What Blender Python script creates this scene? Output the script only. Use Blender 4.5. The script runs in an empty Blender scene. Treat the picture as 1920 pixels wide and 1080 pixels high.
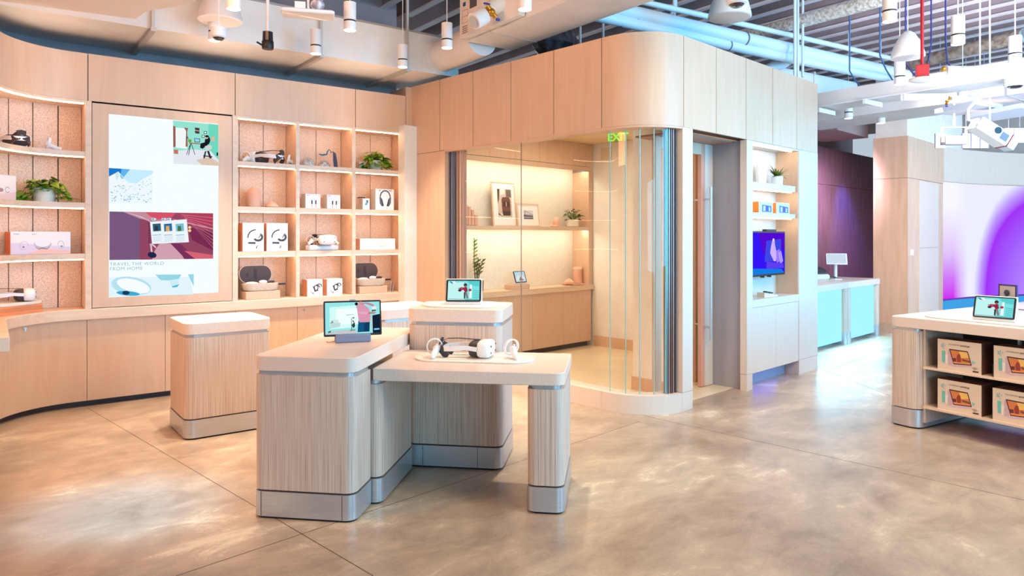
import bpy, bmesh, math, random
from mathutils import Vector, Matrix
random.seed(7)
D = bpy.data
scene = bpy.context.scene
COL = scene.collection

# ------------------------------------------------------------ camera, world, big lights, exposure
F_PX, Y_HOR, YAW, EYE = 1315.0, 442.0, math.radians(44), 1.5
cam_d = D.cameras.new('camera'); cam = D.objects.new('camera', cam_d); COL.objects.link(cam)
cam.location = (0, 0, EYE); cam.rotation_euler = (math.radians(90), 0, -YAW)
cam_d.sensor_width = 36; cam_d.lens = F_PX / 1920 * 36
cam_d.shift_y = -(540 - Y_HOR) / 1920
cam_d.clip_start = .05; cam_d.clip_end = 100
scene.camera = cam
scene.view_settings.view_transform = 'Standard'
scene.view_settings.look = 'None'
EXPO = .45
scene.view_settings.exposure = EXPO
scene.view_settings.gamma = 1.0
scene.view_settings.use_curve_mapping = False
scene.cycles.use_denoising = True
scene.cycles.max_bounces = 8
scene.cycles.transparent_max_bounces = 16
scene.cycles.sample_clamp_indirect = 4.0

world = D.worlds.new('world'); scene.world = world; world.use_nodes = True
bg = world.node_tree.nodes['Background']
bg.inputs[0].default_value = (.74, .86, 1.0, 1); bg.inputs[1].default_value = .48

def area(name, loc, target, sx, sy, power, col, spread=None):
    l = D.lights.new(name, 'AREA'); l.shape = 'RECTANGLE'; l.size = sx; l.size_y = sy
    l.energy = power; l.color = col
    if spread: l.spread = math.radians(spread)
    o = D.objects.new(name, l); COL.objects.link(o); o.location = loc
    o.rotation_euler = (Vector(target) - Vector(loc)).to_track_quat('-Z', 'Y').to_euler()
    return o
def spot(name, loc, target, power, col, ang=90, blend=.6, r=.05):
    l = D.lights.new(name, 'SPOT'); l.energy = power; l.color = col
    l.spot_size = math.radians(ang); l.spot_blend = blend; l.shadow_soft_size = r
    o = D.objects.new(name, l); COL.objects.link(o); o.location = loc
    o.rotation_euler = (Vector(target) - Vector(loc)).to_track_quat('-Z', 'Y').to_euler()
    return o
# unseen fill lights added to tint and brighten the hall; none is a fixture
area('cool_side_fill', (8.2, -4.2, 2.6), (7.4, 3.3, 2.1), 5.5, 3.4, 262, (.06, .52, 1.0), 100)  # added cool fill for the outer wall, no glazing behind it
area('cool_rear_fill', (.8, -5.0, 1.7), (1.2, 3.6, .8), 4, 2.0, 180, (.16, .68, 1.0))  # added cool fill behind the camera for the table fronts
area('warm_left_fill', (-2.6, 5.2, 3.6), (4.77, 5.0, 1.9), 2.5, 1.5, 75, (1.0, .44, .18), 110)  # added warm fill from the left for the glass room side
area('warm_wall_fill', (.6, 4.0, 4.1), (2.2, 6.9, 1.3), 3.5, 1.5, 24, (1.0, .48, .22), 110)  # added warm fill towards the shelving wall, no fixture modelled
area('overhead_fill', (4.0, -.2, 4.0), (4.4, 2.4, 0), 3, 2, 138, (1.0, .82, .60))  # added overhead fill for floor and tabletops, no lamp there
for s_ in (.3, 1.7, 3.1):
    u = (s_*.992 + (7.138-.75)*.125, -s_*.125 + (7.138-.75)*.992); v = (s_*.992 + (7.138-.35)*.125, -s_*.125 + (7.138-.35)*.992)
    area('duct_bounce_fill', (*u, 2.35), (*v, 3.27), .3, 1.2, 1.35, (1.0, .74, .54), 75)  # added lamps in place of bounce light on the duct underside
area('joist_fill', (6.0, -.8, 2.2), (9.2, 1.0, 4.9), 3, 1.5, 92, (.90, .86, 1.0), 80)  # unseen lamp added to lift the joists on the right
area('far_cool_fill', (15.2, -1.5, 3.2), (14.6, 4.0, 1.6), 3.5, 2.5, 250, (.50, .76, 1.0))  # added cool fill for the column and curved wall
area('far_warm_fill', (9.6, 1.8, 3.0), (13.0, 4.1, 1.4), 1.5, 1.5, 42, (1.0, .76, .56), 70)  # added warm fill for the column's left face
fx_, fy_ = (lambda d: (d*math.sin(math.radians(44)) + (-.555*d)*math.cos(math.radians(44)), d*math.cos(math.radians(44)) + .555*d*math.sin(math.radians(44))))(3.88)
spot('floor_patch_spot', (fx_-.5, fy_-.3, 2.9), (fx_, fy_, 0), 420, (.14, .58, 1.0), 26, 1.0, .2)  # unseen spot added to make the bluish patch on the floor
area('back_wall_fill', (11.9, 4.8, 3.0), (14.4, 5.6, 1.5), .8, .5, 36, (.95, .66, .88), 66)  # added fill to brighten the violet wall, no lamp there

# ------------------------------------------------------------ picture-plane measurements -> metres
SY, CY = math.sin(YAW), math.cos(YAW)
TH = .1254; AS, AC, AN = math.sin(TH), math.cos(TH), 7.138      # shelving wall: unit normal (AS, AC), distance AN
def onz(px, py, z=0.):
    d = (EYE - z) * F_PX / (py - Y_HOR); x = (px - 960) / F_PX * d
    return d * SY + x * CY, d * CY - x * SY
def ray(px):
    r = (px - 960) / F_PX; return SY + r * CY, CY - r * SY
def onX(px, py, X):
    dx, dy = ray(px); d = X / dx; return X, d * dy, EYE - (py - Y_HOR) * d / F_PX
def onY(px, py, Y):
    dx, dy = ray(px); d = Y / dy; return d * dx, Y, EYE - (py - Y_HOR) * d / F_PX
def atd(px, py, d):
    dx, dy = ray(px); return d * dx, d * dy, EYE - (py - Y_HOR) * d / F_PX
def onA(px, py, n=0.):
    dx, dy = ray(px); d = (AN + n) / (AS * dx + AC * dy); X, Y = d * dx, d * dy
    return X * AC - Y * AS, EYE - (py - Y_HOR) * d / F_PX
def A2W(s, n): return s * AC + (AN + n) * AS, -s * AS + (AN + n) * AC

class Frame:
    def __init__(f, ox=0, oy=0, deg=0): f.o = (ox, oy); f.deg = deg; f.a = math.radians(deg)
    def w(f, x, y):
        c, s = math.cos(f.a), math.sin(f.a); return f.o[0] + x * c - y * s, f.o[1] + x * s + y * c
FW = Frame()
FA = Frame(AN * AS, AN * AC, -math.degrees(TH))
FT = Frame(0, 0, -52.2)
FR = Frame(6.0694, 1.9376, -102.5)

# ------------------------------------------------------------ mesh builder
class MB:
    def __init__(s): s.bm = bmesh.new()
    def faces(s, vs, fs, mi=0):
        v = [s.bm.verts.new(p) for p in vs]
        for f in fs:
            try: q = s.bm.faces.new([v[i] for i in f]); q.material_index = mi
            except ValueError: pass
        return s
    def box(s, x0, x1, y0, y1, z0, z1, b=0, mi=0):
        if b:
            return s.prism(chamf(x0, x1, y0, y1, b), z0, z1, mi)
        return s.faces([(x0,y0,z0),(x1,y0,z0),(x1,y1,z0),(x0,y1,z0),(x0,y0,z1),(x1,y0,z1),(x1,y1,z1),(x0,y1,z1)],
                       [(3,2,1,0),(4,5,6,7),(0,1,5,4),(1,2,6,5),(2,3,7,6),(3,0,4,7)], mi)
    def prism(s, pts, z0, z1, mi=0, bev=0):
        n = len(pts)
        if bev:
            c = (sum(p[0] for p in pts) / n, sum(p[1] for p in pts) / n)
            w = max(p[0] for p in pts) - min(p[0] for p in pts); h = max(p[1] for p in pts) - min(p[1] for p in pts)
            kx, ky = 1 - 2 * bev / w, 1 - 2 * bev / h
            ins = [(c[0] + (p[0] - c[0]) * kx, c[1] + (p[1] - c[1]) * ky) for p in pts]
            rings = [(ins, z0), (pts, z0 + bev), (pts, z1 - bev), (ins, z1)]
        else: rings = [(pts, z0), (pts, z1)]
        vs = [(p[0], p[1], z) for r, z in rings for p in r]
        fs = []
        for k in range(len(rings) - 1):
            fs += [(k*n+i, k*n+(i+1)%n, (k+1)*n+(i+1)%n, (k+1)*n+i) for i in range(n)]
        fs += [tuple(range(n-1, -1, -1)), tuple((len(rings)-1)*n + i for i in range(n))]
        return s.faces(vs, fs, mi)
    def lathe(s, prof, c=(0,0,0), seg=24, mi=0, axis=None):
        m = Matrix.Translation(c)
        if axis is not None: m = m @ Vector(axis).to_track_quat('Z', 'Y').to_matrix().to_4x4()
        vs, fs = [], []
        for r, z in prof:
            for k in range(seg):
                a = 2*math.pi*k/seg; vs.append(tuple(m @ Vector((r*math.cos(a), r*math.sin(a), z))))
        for i in range(len(prof)-1):
            for k in range(seg):
                k2 = (k+1) % seg; fs.append((i*seg+k, i*seg+k2, (i+1)*seg+k2, (i+1)*seg+k))
        if prof[0][0] > 1e-5: fs.append(tuple(range(seg-1, -1, -1)))
        if prof[-1][0] > 1e-5: fs.append(tuple((len(prof)-1)*seg + k for k in range(seg)))
        return s.faces(vs, fs, mi)
    def cyl(s, p0, p1, r, seg=16, mi=0, r1=None):
        p0, p1 = Vector(p0), Vector(p1)
        return s.lathe([(r, 0), (r if r1 is None else r1, (p1-p0).length)], p0, seg, mi, p1-p0)
    def tube(s, pts, r, seg=8, mi=0, closed=False, ry=None):
        pts = [Vector(p) for p in pts]; n = len(pts); vs, fs = [], []
        rr = r if isinstance(r, (list, tuple)) else [r]*n
        up = None
        for i, p in enumerate(pts):
            t = (pts[(i+1) % n] - pts[i-1]) if closed else (pts[min(i+1, n-1)] - pts[max(i-1, 0)])
            t.normalize()
            if up is None: up = t.orthogonal().normalized()
            a = (up - t * up.dot(t)); a = a.normalized() if a.length > 1e-6 else t.orthogonal().normalized()
            up = a; b = t.cross(a)
            for k in range(seg):
                an = 2*math.pi*k/seg; vs.append(tuple(p + a*math.cos(an)*rr[i] + b*math.sin(an)*rr[i]))
        m = n if closed else n-1
        for i in range(m):
            j = (i+1) % n
            for k in range(seg):
                k2 = (k+1) % seg; fs.append((i*seg+k, i*seg+k2, j*seg+k2, j*seg+k))
        if not closed: fs += [tuple(range(seg-1, -1, -1)), tuple((n-1)*seg+k for k in range(seg))]
        return s.faces(vs, fs, mi)
    def ribbon(s, pts, wid, thick, mi=0, closed=False, side=(0,0,1)):
        """flat strap: `side` (vector or one per point) is the direction of its width"""
        pts = [Vector(p) for p in pts]; n = len(pts); vs, fs = [], []
        for i, p in enumerate(pts):
            t = (pts[(i+1) % n] - pts[i-1]) if closed else (pts[min(i+1, n-1)] - pts[max(i-1, 0)])
            t.normalize(); u = Vector(side[i] if isinstance(side, list) else side)
            u = (u - t*u.dot(t)).normalized(); nn = t.cross(u)
            w = wid[i] if isinstance(wid, (list, tuple)) else wid
            for a, b in ((-1,-1),(1,-1),(1,1),(-1,1)): vs.append(tuple(p + u*a*w/2 + nn*b*thick/2))
        m = n if closed else n-1
        for i in range(m):
            j = (i+1) % n
            for k in range(4):
                k2 = (k+1) % 4; fs.append((i*4+k, i*4+k2, j*4+k2, j*4+k))
        if not closed: fs += [(3,2,1,0), tuple((n-1)*4+k for k in range(4))]
        return s.faces(vs, fs, mi)
    def ball(s, c, r, sc=(1,1,1), seg=16, ring=10, mi=0, rot=None):
        m = Matrix.Translation(c) @ (rot.to_4x4() if rot else Matrix()) @ Matrix.Diagonal((*sc, 1))
        prof = [(r*math.sin(math.pi*i/ring), -r*math.cos(math.pi*i/ring)) for i in range(ring+1)]
        prof[0] = (1e-6, -r); prof[-1] = (1e-6, r)
        tmp = MB(); tmp.lathe(prof, (0,0,0), seg)
        vs = [tuple(m @ v.co) for v in tmp.bm.verts]; tmp.bm.verts.index_update()
        fs = [tuple(v.index for v in f.verts) for f in tmp.bm.faces]
        return s.faces(vs, fs, mi)
    def mesh(s, name, mats, smooth=None):
        bmesh.ops.recalc_face_normals(s.bm, faces=s.bm.faces)
        me = D.meshes.new(name); s.bm.to_mesh(me); s.bm.free()
        for m in (mats if isinstance(mats, (list, tuple)) else [mats]): me.materials.append(m)
        if smooth is not None:
            me.polygons.foreach_set('use_smooth', [True]*len(me.polygons))
            me.set_sharp_from_angle(angle=math.radians(smooth))
        return me

def chamf(x0, x1, y0, y1, b):
    return [(x0+b,y0),(x1-b,y0),(x1,y0+b),(x1,y1-b),(x1-b,y1),(x0+b,y1),(x0,y1-b),(x0,y0+b)]
def rrect(x0, x1, y0, y1, r, seg=8):
    """r: one radius or four for the corners (x1y1, x0y1, x0y0, x1y0)"""
    rs = [r]*4 if not isinstance(r, (list, tuple)) else r; out = []
    for q, (cx, cy, a0) in enumerate(((x1, y1, 0), (x0, y1, 90), (x0, y0, 180), (x1, y0, 270))):
        rr = max(rs[q], 1e-4); ox = cx - rr if q in (0, 3) else cx + rr; oy = cy - rr if q in (0, 1) else cy + rr
        n = seg if rr > .002 else 1
        for k in range(n+1):
            a = math.radians(a0 + 90*k/n); out.append((ox + rr*math.cos(a), oy + rr*math.sin(a)))
        if n == 1: out.pop()
    return out

# ------------------------------------------------------------ objects
def tag(o, label=None, cat=None, group=None, kind=None):
    if label: o['label'] = label
    if cat: o['category'] = cat
    if group: o['group'] = group
    if kind: o['kind'] = kind
    return o
def thing(name, label, cat, fr=FW, loc=(0,0,0), rot=0, group=None, kind=None):
    o = D.objects.new(name, None); COL.objects.link(o); o.empty_display_size = .1
    x, y = fr.w(loc[0], loc[1]); o.location = (x, y, loc[2]); o.rotation_euler = (0, 0, fr.a + math.radians(rot))
    return tag(o, label, cat, group, kind)
def part(name, mb, mats, parent=None, smooth=30, loc=None, rot=None, label=None, bevel=0):
    o = D.objects.new(name, mb.mesh(name, mats, smooth)); COL.objects.link(o)
    if parent is not None: o.parent = parent
    if loc: o.location = loc
    if rot: o.rotation_euler = rot
    if label: o['label'] = label
    if bevel:
        m = o.modifiers.new('bevel', 'BEVEL'); m.width = bevel; m.segments = 2; m.limit_method = 'ANGLE'; m.angle_limit = math.radians(40)
    return o
def solid(name, mb, mats, label, cat, fr=FW, loc=(0,0,0), rot=0, group=None, kind=None, smooth=30, bevel=0):
    o = part(name, mb, mats, None, smooth, bevel=bevel)
    x, y = fr.w(loc[0], loc[1]); o.location = (x, y, loc[2]); o.rotation_euler = (0, 0, fr.a + math.radians(rot))
    return tag(o, label, cat, group, kind)
def struct(name, mb, mats, fr=FW, loc=(0,0,0), rot=0, smooth=30, bevel=0, label=None):
    return solid(name, mb, mats, label, None, fr, loc, rot, None, 'structure', smooth, bevel)
def copy_thing(o, fr, loc, rot, label=None, parent=None):
    c = o.copy(); COL.objects.link(c)
    if parent is None:
        x, y = fr.w(loc[0], loc[1]); c.location = (x, y, loc[2]); c.rotation_euler = (0, 0, fr.a + math.radians(rot))
        if label: c['label'] = label
    else: c.parent = parent
    for ch in o.children: copy_thing(ch, None, None, 0, None, c)
    return c
def text(name, s, size, parent, loc, rot, mat, align='LEFT', bold=False, sx=1.0):
    cu = D.curves.new(name, 'FONT'); cu.body = s; cu.size = size; cu.align_x = align; cu.extrude = .0002
    if bold: cu.offset = size*.018
    cu.space_character = sx
    t = D.objects.new(name, cu); COL.objects.link(t); bpy.context.view_layer.update()
    me = D.meshes.new_from_object(t.evaluated_get(bpy.context.evaluated_depsgraph_get()))
    D.objects.remove(t); me.name = name; me.materials.clear(); me.materials.append(mat)
    o = D.objects.new(name, me); COL.objects.link(o); o.parent = parent; o.location = loc; o.rotation_euler = rot
    return o

# ------------------------------------------------------------ materials
def nt(name):
    m = D.materials.new(name); m.use_nodes = True; return m, m.node_tree, m.node_tree.nodes['Principled BSDF']
def lin(c):
    return tuple((v/12.92 if v <= .04045 else ((v+.055)/1.055)**2.4) for v in (x/255 for x in c)) + (1,)
CACHE = {}
def flat(rgb, rough=.5, metal=0., coat=0., sub=None):
    k = (tuple(rgb), rough, metal, coat)
    if k in CACHE: return CACHE[k]
    m, t, b = nt('paint_%d' % len(CACHE)); b.inputs['Base Color'].default_value = lin(rgb)
    b.inputs['Roughness'].default_value = rough; b.inputs['Metallic'].default_value = metal
    b.inputs['Coat Weight'].default_value = coat
    # faint unevenness so that nothing is perfectly uniform
    no = t.nodes.new('ShaderNodeTexNoise'); no.inputs['Scale'].default_value = 30
    tc = t.nodes.new('ShaderNodeTexCoord'); t.links.new(tc.outputs['Object'], no.inputs['Vector'])
    mr = t.nodes.new('ShaderNodeMapRange'); mr.inputs[3].default_value = max(0, rough-.04); mr.inputs[4].default_value = min(1, rough+.04)
    t.links.new(no.outputs[0], mr.inputs[0]); t.links.new(mr.outputs[0], b.inputs['Roughness'])
    CACHE[k] = m; return m
def glow(rgb, strength=1.0):
    if strength <= 2: strength = strength * .74
    k = ('e', tuple(rgb), strength)
    if k in CACHE: return CACHE[k]
    m = D.materials.new('glow_%d' % len(CACHE)); m.use_nodes = True; t = m.node_tree; t.nodes.clear()
    e = t.nodes.new('ShaderNodeEmission'); o = t.nodes.new('ShaderNodeOutputMaterial')
    e.inputs[0].default_value = lin(rgb); e.inputs[1].default_value = strength
    t.links.new(e.outputs[0], o.inputs[0]); CACHE[k] = m; return m
def textured(name, scale, ramp, rough=.5, detail=4, noise='ShaderNodeTexNoise', nscale=1.0, bump=0., metal=0., dist=0.):
    m, t, b = nt(name); N, L = t.nodes, t.links
    tc = N.new('ShaderNodeTexCoord'); mp = N.new('ShaderNodeMapping'); mp.inputs['Scale'].default_value = scale
    L.new(tc.outputs['Object'], mp.inputs[0])
    no = N.new(noise); no.inputs['Scale'].default_value = nscale
    if noise == 'ShaderNodeTexNoise': no.inputs['Detail'].default_value = detail; no.inputs['Distortion'].default_value = dist
    L.new(mp.outputs[0], no.inputs['Vector'])
    cr = N.new('ShaderNodeValToRGB'); L.new(no.outputs[0], cr.inputs[0])
    cr.color_ramp.elements[0].position, cr.color_ramp.elements[0].color = ramp[0][0], lin(ramp[0][1])
    cr.color_ramp.elements[1].position, cr.color_ramp.elements[1].color = ramp[-1][0], lin(ramp[-1][1])
    for p, c in ramp[1:-1]:
        e = cr.color_ramp.elements.new(p); e.color = lin(c)
    L.new(cr.outputs[0], b.inputs['Base Color'])
    b.inputs['Roughness'].default_value = rough; b.inputs['Metallic'].default_value = metal
    if bump:
        bp = N.new('ShaderNodeBump'); bp.inputs['Strength'].default_value = bump; bp.inputs['Distance'].default_value = .002
        L.new(no.outputs[0], bp.inputs['Height']); L.new(bp.outputs[0], b.inputs['Normal'])
    return m
maple = textured('maple_veneer', (7, 7, .8), [(.3, (216,178,148)), (.5, (219,183,154)), (.72, (222,188,160))], .42, 6, nscale=2.4, dist=.8)
maple_lit = textured('maple_lit', (9, 9, .9), [(.3, (224,206,192)), (.7, (228,211,198))], .4, 6, nscale=2.2, dist=.4)  # same veneer in a paler copy, cool light put into its colour
maple_h = textured('maple_shelf', (1.2, 9, 9), [(.3, (222,192,164)), (.7, (236,208,182))], .42, 5, nscale=2.5, dist=.5)
solidtop = textured('solid_surface', (60, 60, 60), [(.35, (226,203,187)), (.65, (238,218,203))], .32, 3, nscale=3)
plywood = textured('ply_edge_slats', (95, 95, .7), [(.24, (150,118,100)), (.38, (196,170,152)), (.55, (214,194,178)), (.75, (228,214,202))], .5, 3, nscale=3.2, bump=.25)
felt = textured('cork_felt', (90, 90, 90), [(.3, (196,164,140)), (.5, (226,202,180)), (.7, (240,222,206))], .85, 3, nscale=1.4, bump=.2)
wool = textured('wool_mat', (160, 160, 160), [(.3, (222,214,200)), (.7, (246,240,230))], .95, 2, nscale=1.2, bump=.4)
steel = textured('brushed_steel', (2, 2, 90), [(.2, (186,188,192)), (.8, (206,208,212))], .30, 3, nscale=4, metal=.65)
terra = textured('peach_ceramic', (6, 6, 6), [(.3, (226,176,150)), (.7, (240,196,172))], .55, 2)
cork = textured('speckle_block', (120, 120, 120), [(.3, (206,170,142)), (.7, (230,198,172))], .7, 2)
plaster = textured('white_plaster', (5, 5, 5), [(.3, (236,232,226)), (.7, (244,240,236))], .6, 3)
ductw = textured('painted_duct', (4, 4, 4), [(.3, (224,221,218)), (.7, (234,231,228))], .5, 3)
greywall = textured('grey_backing', (3, 3, 3), [(.3, (158,140,142)), (.7, (172,154,156))], .7, 3)
joistm = textured('joist_paint', (3, 3, 3), [(.3, (176,158,160)), (.7, (196,178,180))], .7, 3)
flangem = textured('lit_joist_flange', (3, 3, 3), [(.3, (240,236,240)), (.7, (248,244,248))], .55, 3)  # near-white undersides: light on the flanges put into their colour
deckm = textured('deck_brown', (2, 2, 2), [(.3, (92,70,64)), (.7, (112,88,80))], .85, 3)
darkwall = textured('violet_veneer', (6, 6, .8), [(.3, (104,80,96)), (.7, (126,98,112))], .6, 4, nscale=2)
pipem = flat((214,228,234), .4)
white = flat((240,240,242), .35, coat=.3)
offwhite = flat((232,228,222), .45)
cream = flat((238,230,214), .5)
black = flat((22,20,24), .45)
darkgrey = flat((62,54,58), .6)
seam = flat((70,48,40), .8)
rubber = flat((30,28,30), .8)
red = flat((178,10,32), .4)
brass = flat((190,140,50), .35, metal=.8)
cyanplug = flat((60,70,170), .5)
leafm = textured('pothos_leaf', (14, 14, 14), [(.3, (84,132,24)), (.6, (134,176,48)), (.8, (196,214,104))], .4, 3, nscale=1.5)
leafd = textured('dark_leaf', (14, 14, 14), [(.3, (48,78,28)), (.7, (120,130,50))], .45, 3, nscale=1.5)
soil = flat((70,48,36), .9)
lens = flat((14,12,22), .05, coat=1)
strip = glow((255, 188, 142), 19.0)
strip_cool = glow((255, 228, 184), 16.0)

def glass_mat(name, tint, refl=1.0):
    m = D.materials.new(name); m.use_nodes = True; t = m.node_tree; t.nodes.clear(); N, L = t.nodes, t.links
    o = N.new('ShaderNodeOutputMaterial'); mx = N.new('ShaderNodeMixShader'); tr = N.new('ShaderNodeBsdfTransparent'); g = N.new('ShaderNodeBsdfGlossy')
    fr = N.new('ShaderNodeFresnel'); fr.inputs[0].default_value = 1.38
    tr.inputs[0].default_value = tint; g.inputs['Roughness'].default_value = 0.0; g.inputs[0].default_value = (.92, .97, .98, 1)
    ml = N.new('ShaderNodeMath'); ml.operation = 'MULTIPLY'; ml.inputs[1].default_value = refl; ml.use_clamp = True
    ge = N.new('ShaderNodeNewGeometry'); iv = N.new('ShaderNodeMath'); iv.operation = 'SUBTRACT'; iv.inputs[0].default_value = 1; L.new(ge.outputs['Backfacing'], iv.inputs[1]); m2 = N.new('ShaderNodeMath'); m2.operation = 'MULTIPLY'
    L.new(fr.outputs[0], ml.inputs[0]); L.new(ml.outputs[0], m2.inputs[0]); L.new(iv.outputs[0], m2.inputs[1]); L.new(m2.outputs[0], mx.inputs[0]); L.new(tr.outputs[0], mx.inputs[1]); L.new(g.outputs[0], mx.inputs[2]); L.new(mx.outputs[0], o.inputs[0])
    return m
glass = glass_mat('clear_glass', (.965, .985, .975, 1))
glass_edge = flat((150,190,180), .15)
clear_plastic = glass_mat('clear_plastic', (.86, .90, .93, 1), 2.2)

def floor_mat():
    m, t, b = nt('polished_concrete'); N, L = t.nodes, t.links
    tc = N.new('ShaderNodeTexCoord')
    n1 = N.new('ShaderNodeTexNoise'); n1.inputs['Scale'].default_value = .9; n1.inputs['Detail'].default_value = 9; n1.inputs['Roughness'].default_value = .62; n1.inputs['Distortion'].default_value = .7
    mp = N.new('ShaderNodeMapping'); mp.inputs['Rotation'].default_value = (0, 0, .8); mp.inputs['Scale'].default_value = (1.2, 2.4, 1)
    n2 = N.new('ShaderNodeTexNoise'); n2.inputs['Scale'].default_value = 2.2; n2.inputs['Detail'].default_value = 12; n2.inputs['Roughness'].default_value = .72; n2.inputs['Distortion'].default_value = .5
    n3 = N.new('ShaderNodeTexNoise'); n3.inputs['Scale'].default_value = 60; n3.inputs['Detail'].default_value = 4
    for n in (n1, n3): L.new(tc.outputs['Object'], n.inputs['Vector'])
    L.new(tc.outputs['Object'], mp.inputs[0]); L.new(mp.outputs[0], n2.inputs['Vector'])
    a = N.new('ShaderNodeMath'); a.operation = 'MULTIPLY_ADD'; a.inputs[1].default_value = .55; L.new(n1.outputs[0], a.inputs[0])
    b2 = N.new('ShaderNodeMath'); b2.operation = 'MULTIPLY'; b2.inputs[1].default_value = .42; L.new(n2.outputs[0], b2.inputs[0]); L.new(b2.outputs[0], a.inputs[2])
    c2 = N.new('ShaderNodeMath'); c2.operation = 'MULTIPLY_ADD'; c2.inputs[1].default_value = .06; L.new(n3.outputs[0], c2.inputs[0]); L.new(a.outputs[0], c2.inputs[2])
    cr = N.new('ShaderNodeValToRGB'); L.new(c2.outputs[0], cr.inputs[0])
    cr.color_ramp.elements[0].position = .40; cr.color_ramp.elements[0].color = lin((150,128,108))
    cr.color_ramp.elements[1].position = .64; cr.color_ramp.elements[1].color = lin((232,216,188))
    e = cr.color_ramp.elements.new(.5); e.color = lin((176,154,132)); e = cr.color_ramp.elements.new(.58); e.color = lin((198,176,150))
    L.new(cr.outputs[0], b.inputs['Base Color'])
    mr = N.new('ShaderNodeMapRange'); mr.inputs[3].default_value = .22; mr.inputs[4].default_value = .42
    L.new(n2.outputs[0], mr.inputs[0]); L.new(mr.outputs[0], b.inputs['Roughness'])
    return m
concrete = floor_mat()

def art(name, parent, items, y=0., emit=None, step=.0004, label=None):
    """flat picture: items = (rgb, [(x, z), ...]) laid one over another on the local plane y, facing -y"""
    mb, mats, idx = MB(), [], {}
    for k, (c, poly) in enumerate(items):
        if c not in idx:
            idx[c] = len(mats); mats.append(glow(c, emit) if emit else flat(c, .5))
        yy = y - k*step; pv = [Vector((p[0], yy, p[1])) for p in poly]
        mb.faces(pv, [tuple(range(len(pv)))], idx[c])
    me_o = D.objects.new(name, None)
    me = D.meshes.new(name)
    for f in mb.bm.faces:
        f.normal_update()
        if f.normal.y > 0: f.normal_flip()
    mb.bm.to_mesh(me); mb.bm.free()
    for m in mats: me.materials.append(m)
    D.objects.remove(me_o)
    o = D.objects.new(name, me); COL.objects.link(o); o.parent = parent
    if label: o['label'] = label
    return o
def R(x0, x1, z0, z1): return [(x0,z0),(x1,z0),(x1,z1),(x0,z1)]
def E(cx, cz, rx, rz, n=16, a0=0): return [(cx+rx*math.cos(2*math.pi*k/n+a0), cz+rz*math.sin(2*math.pi*k/n+a0)) for k in range(n)]
def line(pts, w):
    """list of quads for a thick polyline"""
    out = []
    for (x0, z0), (x1, z1) in zip(pts, pts[1:]):
        l = math.hypot(x1-x0, z1-z0) or 1; nx, nz = -(z1-z0)/l*w/2, (x1-x0)/l*w/2
        out.append([(x0+nx,z0+nz),(x1+nx,z1+nz),(x1-nx,z1-nz),(x0-nx,z0-nz)])
    return out
# ============================================================ THE SETTING
mb = MB(); mb.box(-8, 22, -10, 12, -.08, 0)
floor = struct('floor', mb, concrete)
for (a, b_) in (((164,765),(700,1080)), ((330,1080),(1200,790)), ((1240,787),(1920,938)), ((1240,787),(1070,745)), ((1555,693),(1660,655)), ((1530,688),(1668,742))):
    p, q = Vector(onz(*a)), Vector(onz(*b_)); v = (q-p).normalized(); n = Vector((-v.y, v.x))*.0022
    j = part('control_joint', MB().faces([(*(p-n), .0006), (*(q-n), .0006), (*(q+n), .0006), (*(p+n), .0006)], [(0,1,2,3)]), flat((96,76,62), .8), floor)
    j['kind'] = 'structure'
mb = MB(); mb.box(-8, 22, -10, 12, 4.5, 4.6)
struct('ceiling', mb, deckm)
k = 0
s = -2.0
while s < 17:                                                   # steel joists, each its own member
    k += 1
    n1 = .55 if s < 4.3 else 6.5
    mb = MB(); mb.box(-.012, .012, -9, n1, .02, .3); mb.box(-.04, .04, -9, n1, 0, .02, mi=1); mb.box(-.04, .04, -9, n1, .28, .3)
    struct('trim_%d' % (100+k), mb, [joistm, flangem], FA, (s, 0, 4.2)); s += .385

# --- shelving wall: path that runs straight and then turns through a quarter circle towards the camera
S0, RC = .05, .55; SA = S0 + RC
def PA(t, n):
    if t >= SA: return (t, n)
    a = (SA - t)/RC
    if a <= math.pi/2: return (SA - (RC+n)*math.sin(a), -RC + (RC+n)*math.cos(a))
    return (S0 - n, -RC - (a - math.pi/2)*RC)
def sweep(fn, t0, t1, n0, n1, step=.05):
    k = max(1, int(math.ceil((t1-t0)/step))); ts = [t0 + (t1-t0)*i/k for i in range(k+1)]
    return [fn(t, n0) for t in ts] + [fn(t, n1) for t in reversed(ts)]
TE = -1.395
mb = MB().prism(sweep(PA, TE, 3.95, .46, .56), 0, 4.5)
struct('wall_left', mb, greywall, FA)
# fascia panels over the shelving
tn = 0
for a, b_ in ((TE, -.42), (-.42, .707), (.707, 1.95), (1.95, 3.213), (3.213, 3.829)):
    tn += 1; mb = MB().prism(sweep(PA, a+.0035, b_-.0035, 0, .02), 2.683, 3.0945)
    struct('trim_%d' % tn, mb, maple, FA)
mb = MB().prism(sweep(PA, TE, 3.829, .021, .36), 2.69, 3.085); tn += 1; struct('trim_%d' % tn, mb, seam, FA)
# corner post
tn += 1; mb = MB().box(3.831, 3.918, 0, .4, 2.43, 3.2).box(3.831, 3.918, 0, .4, 0, 2.426); struct('trim_%d' % tn, mb, maple, FA)

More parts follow.
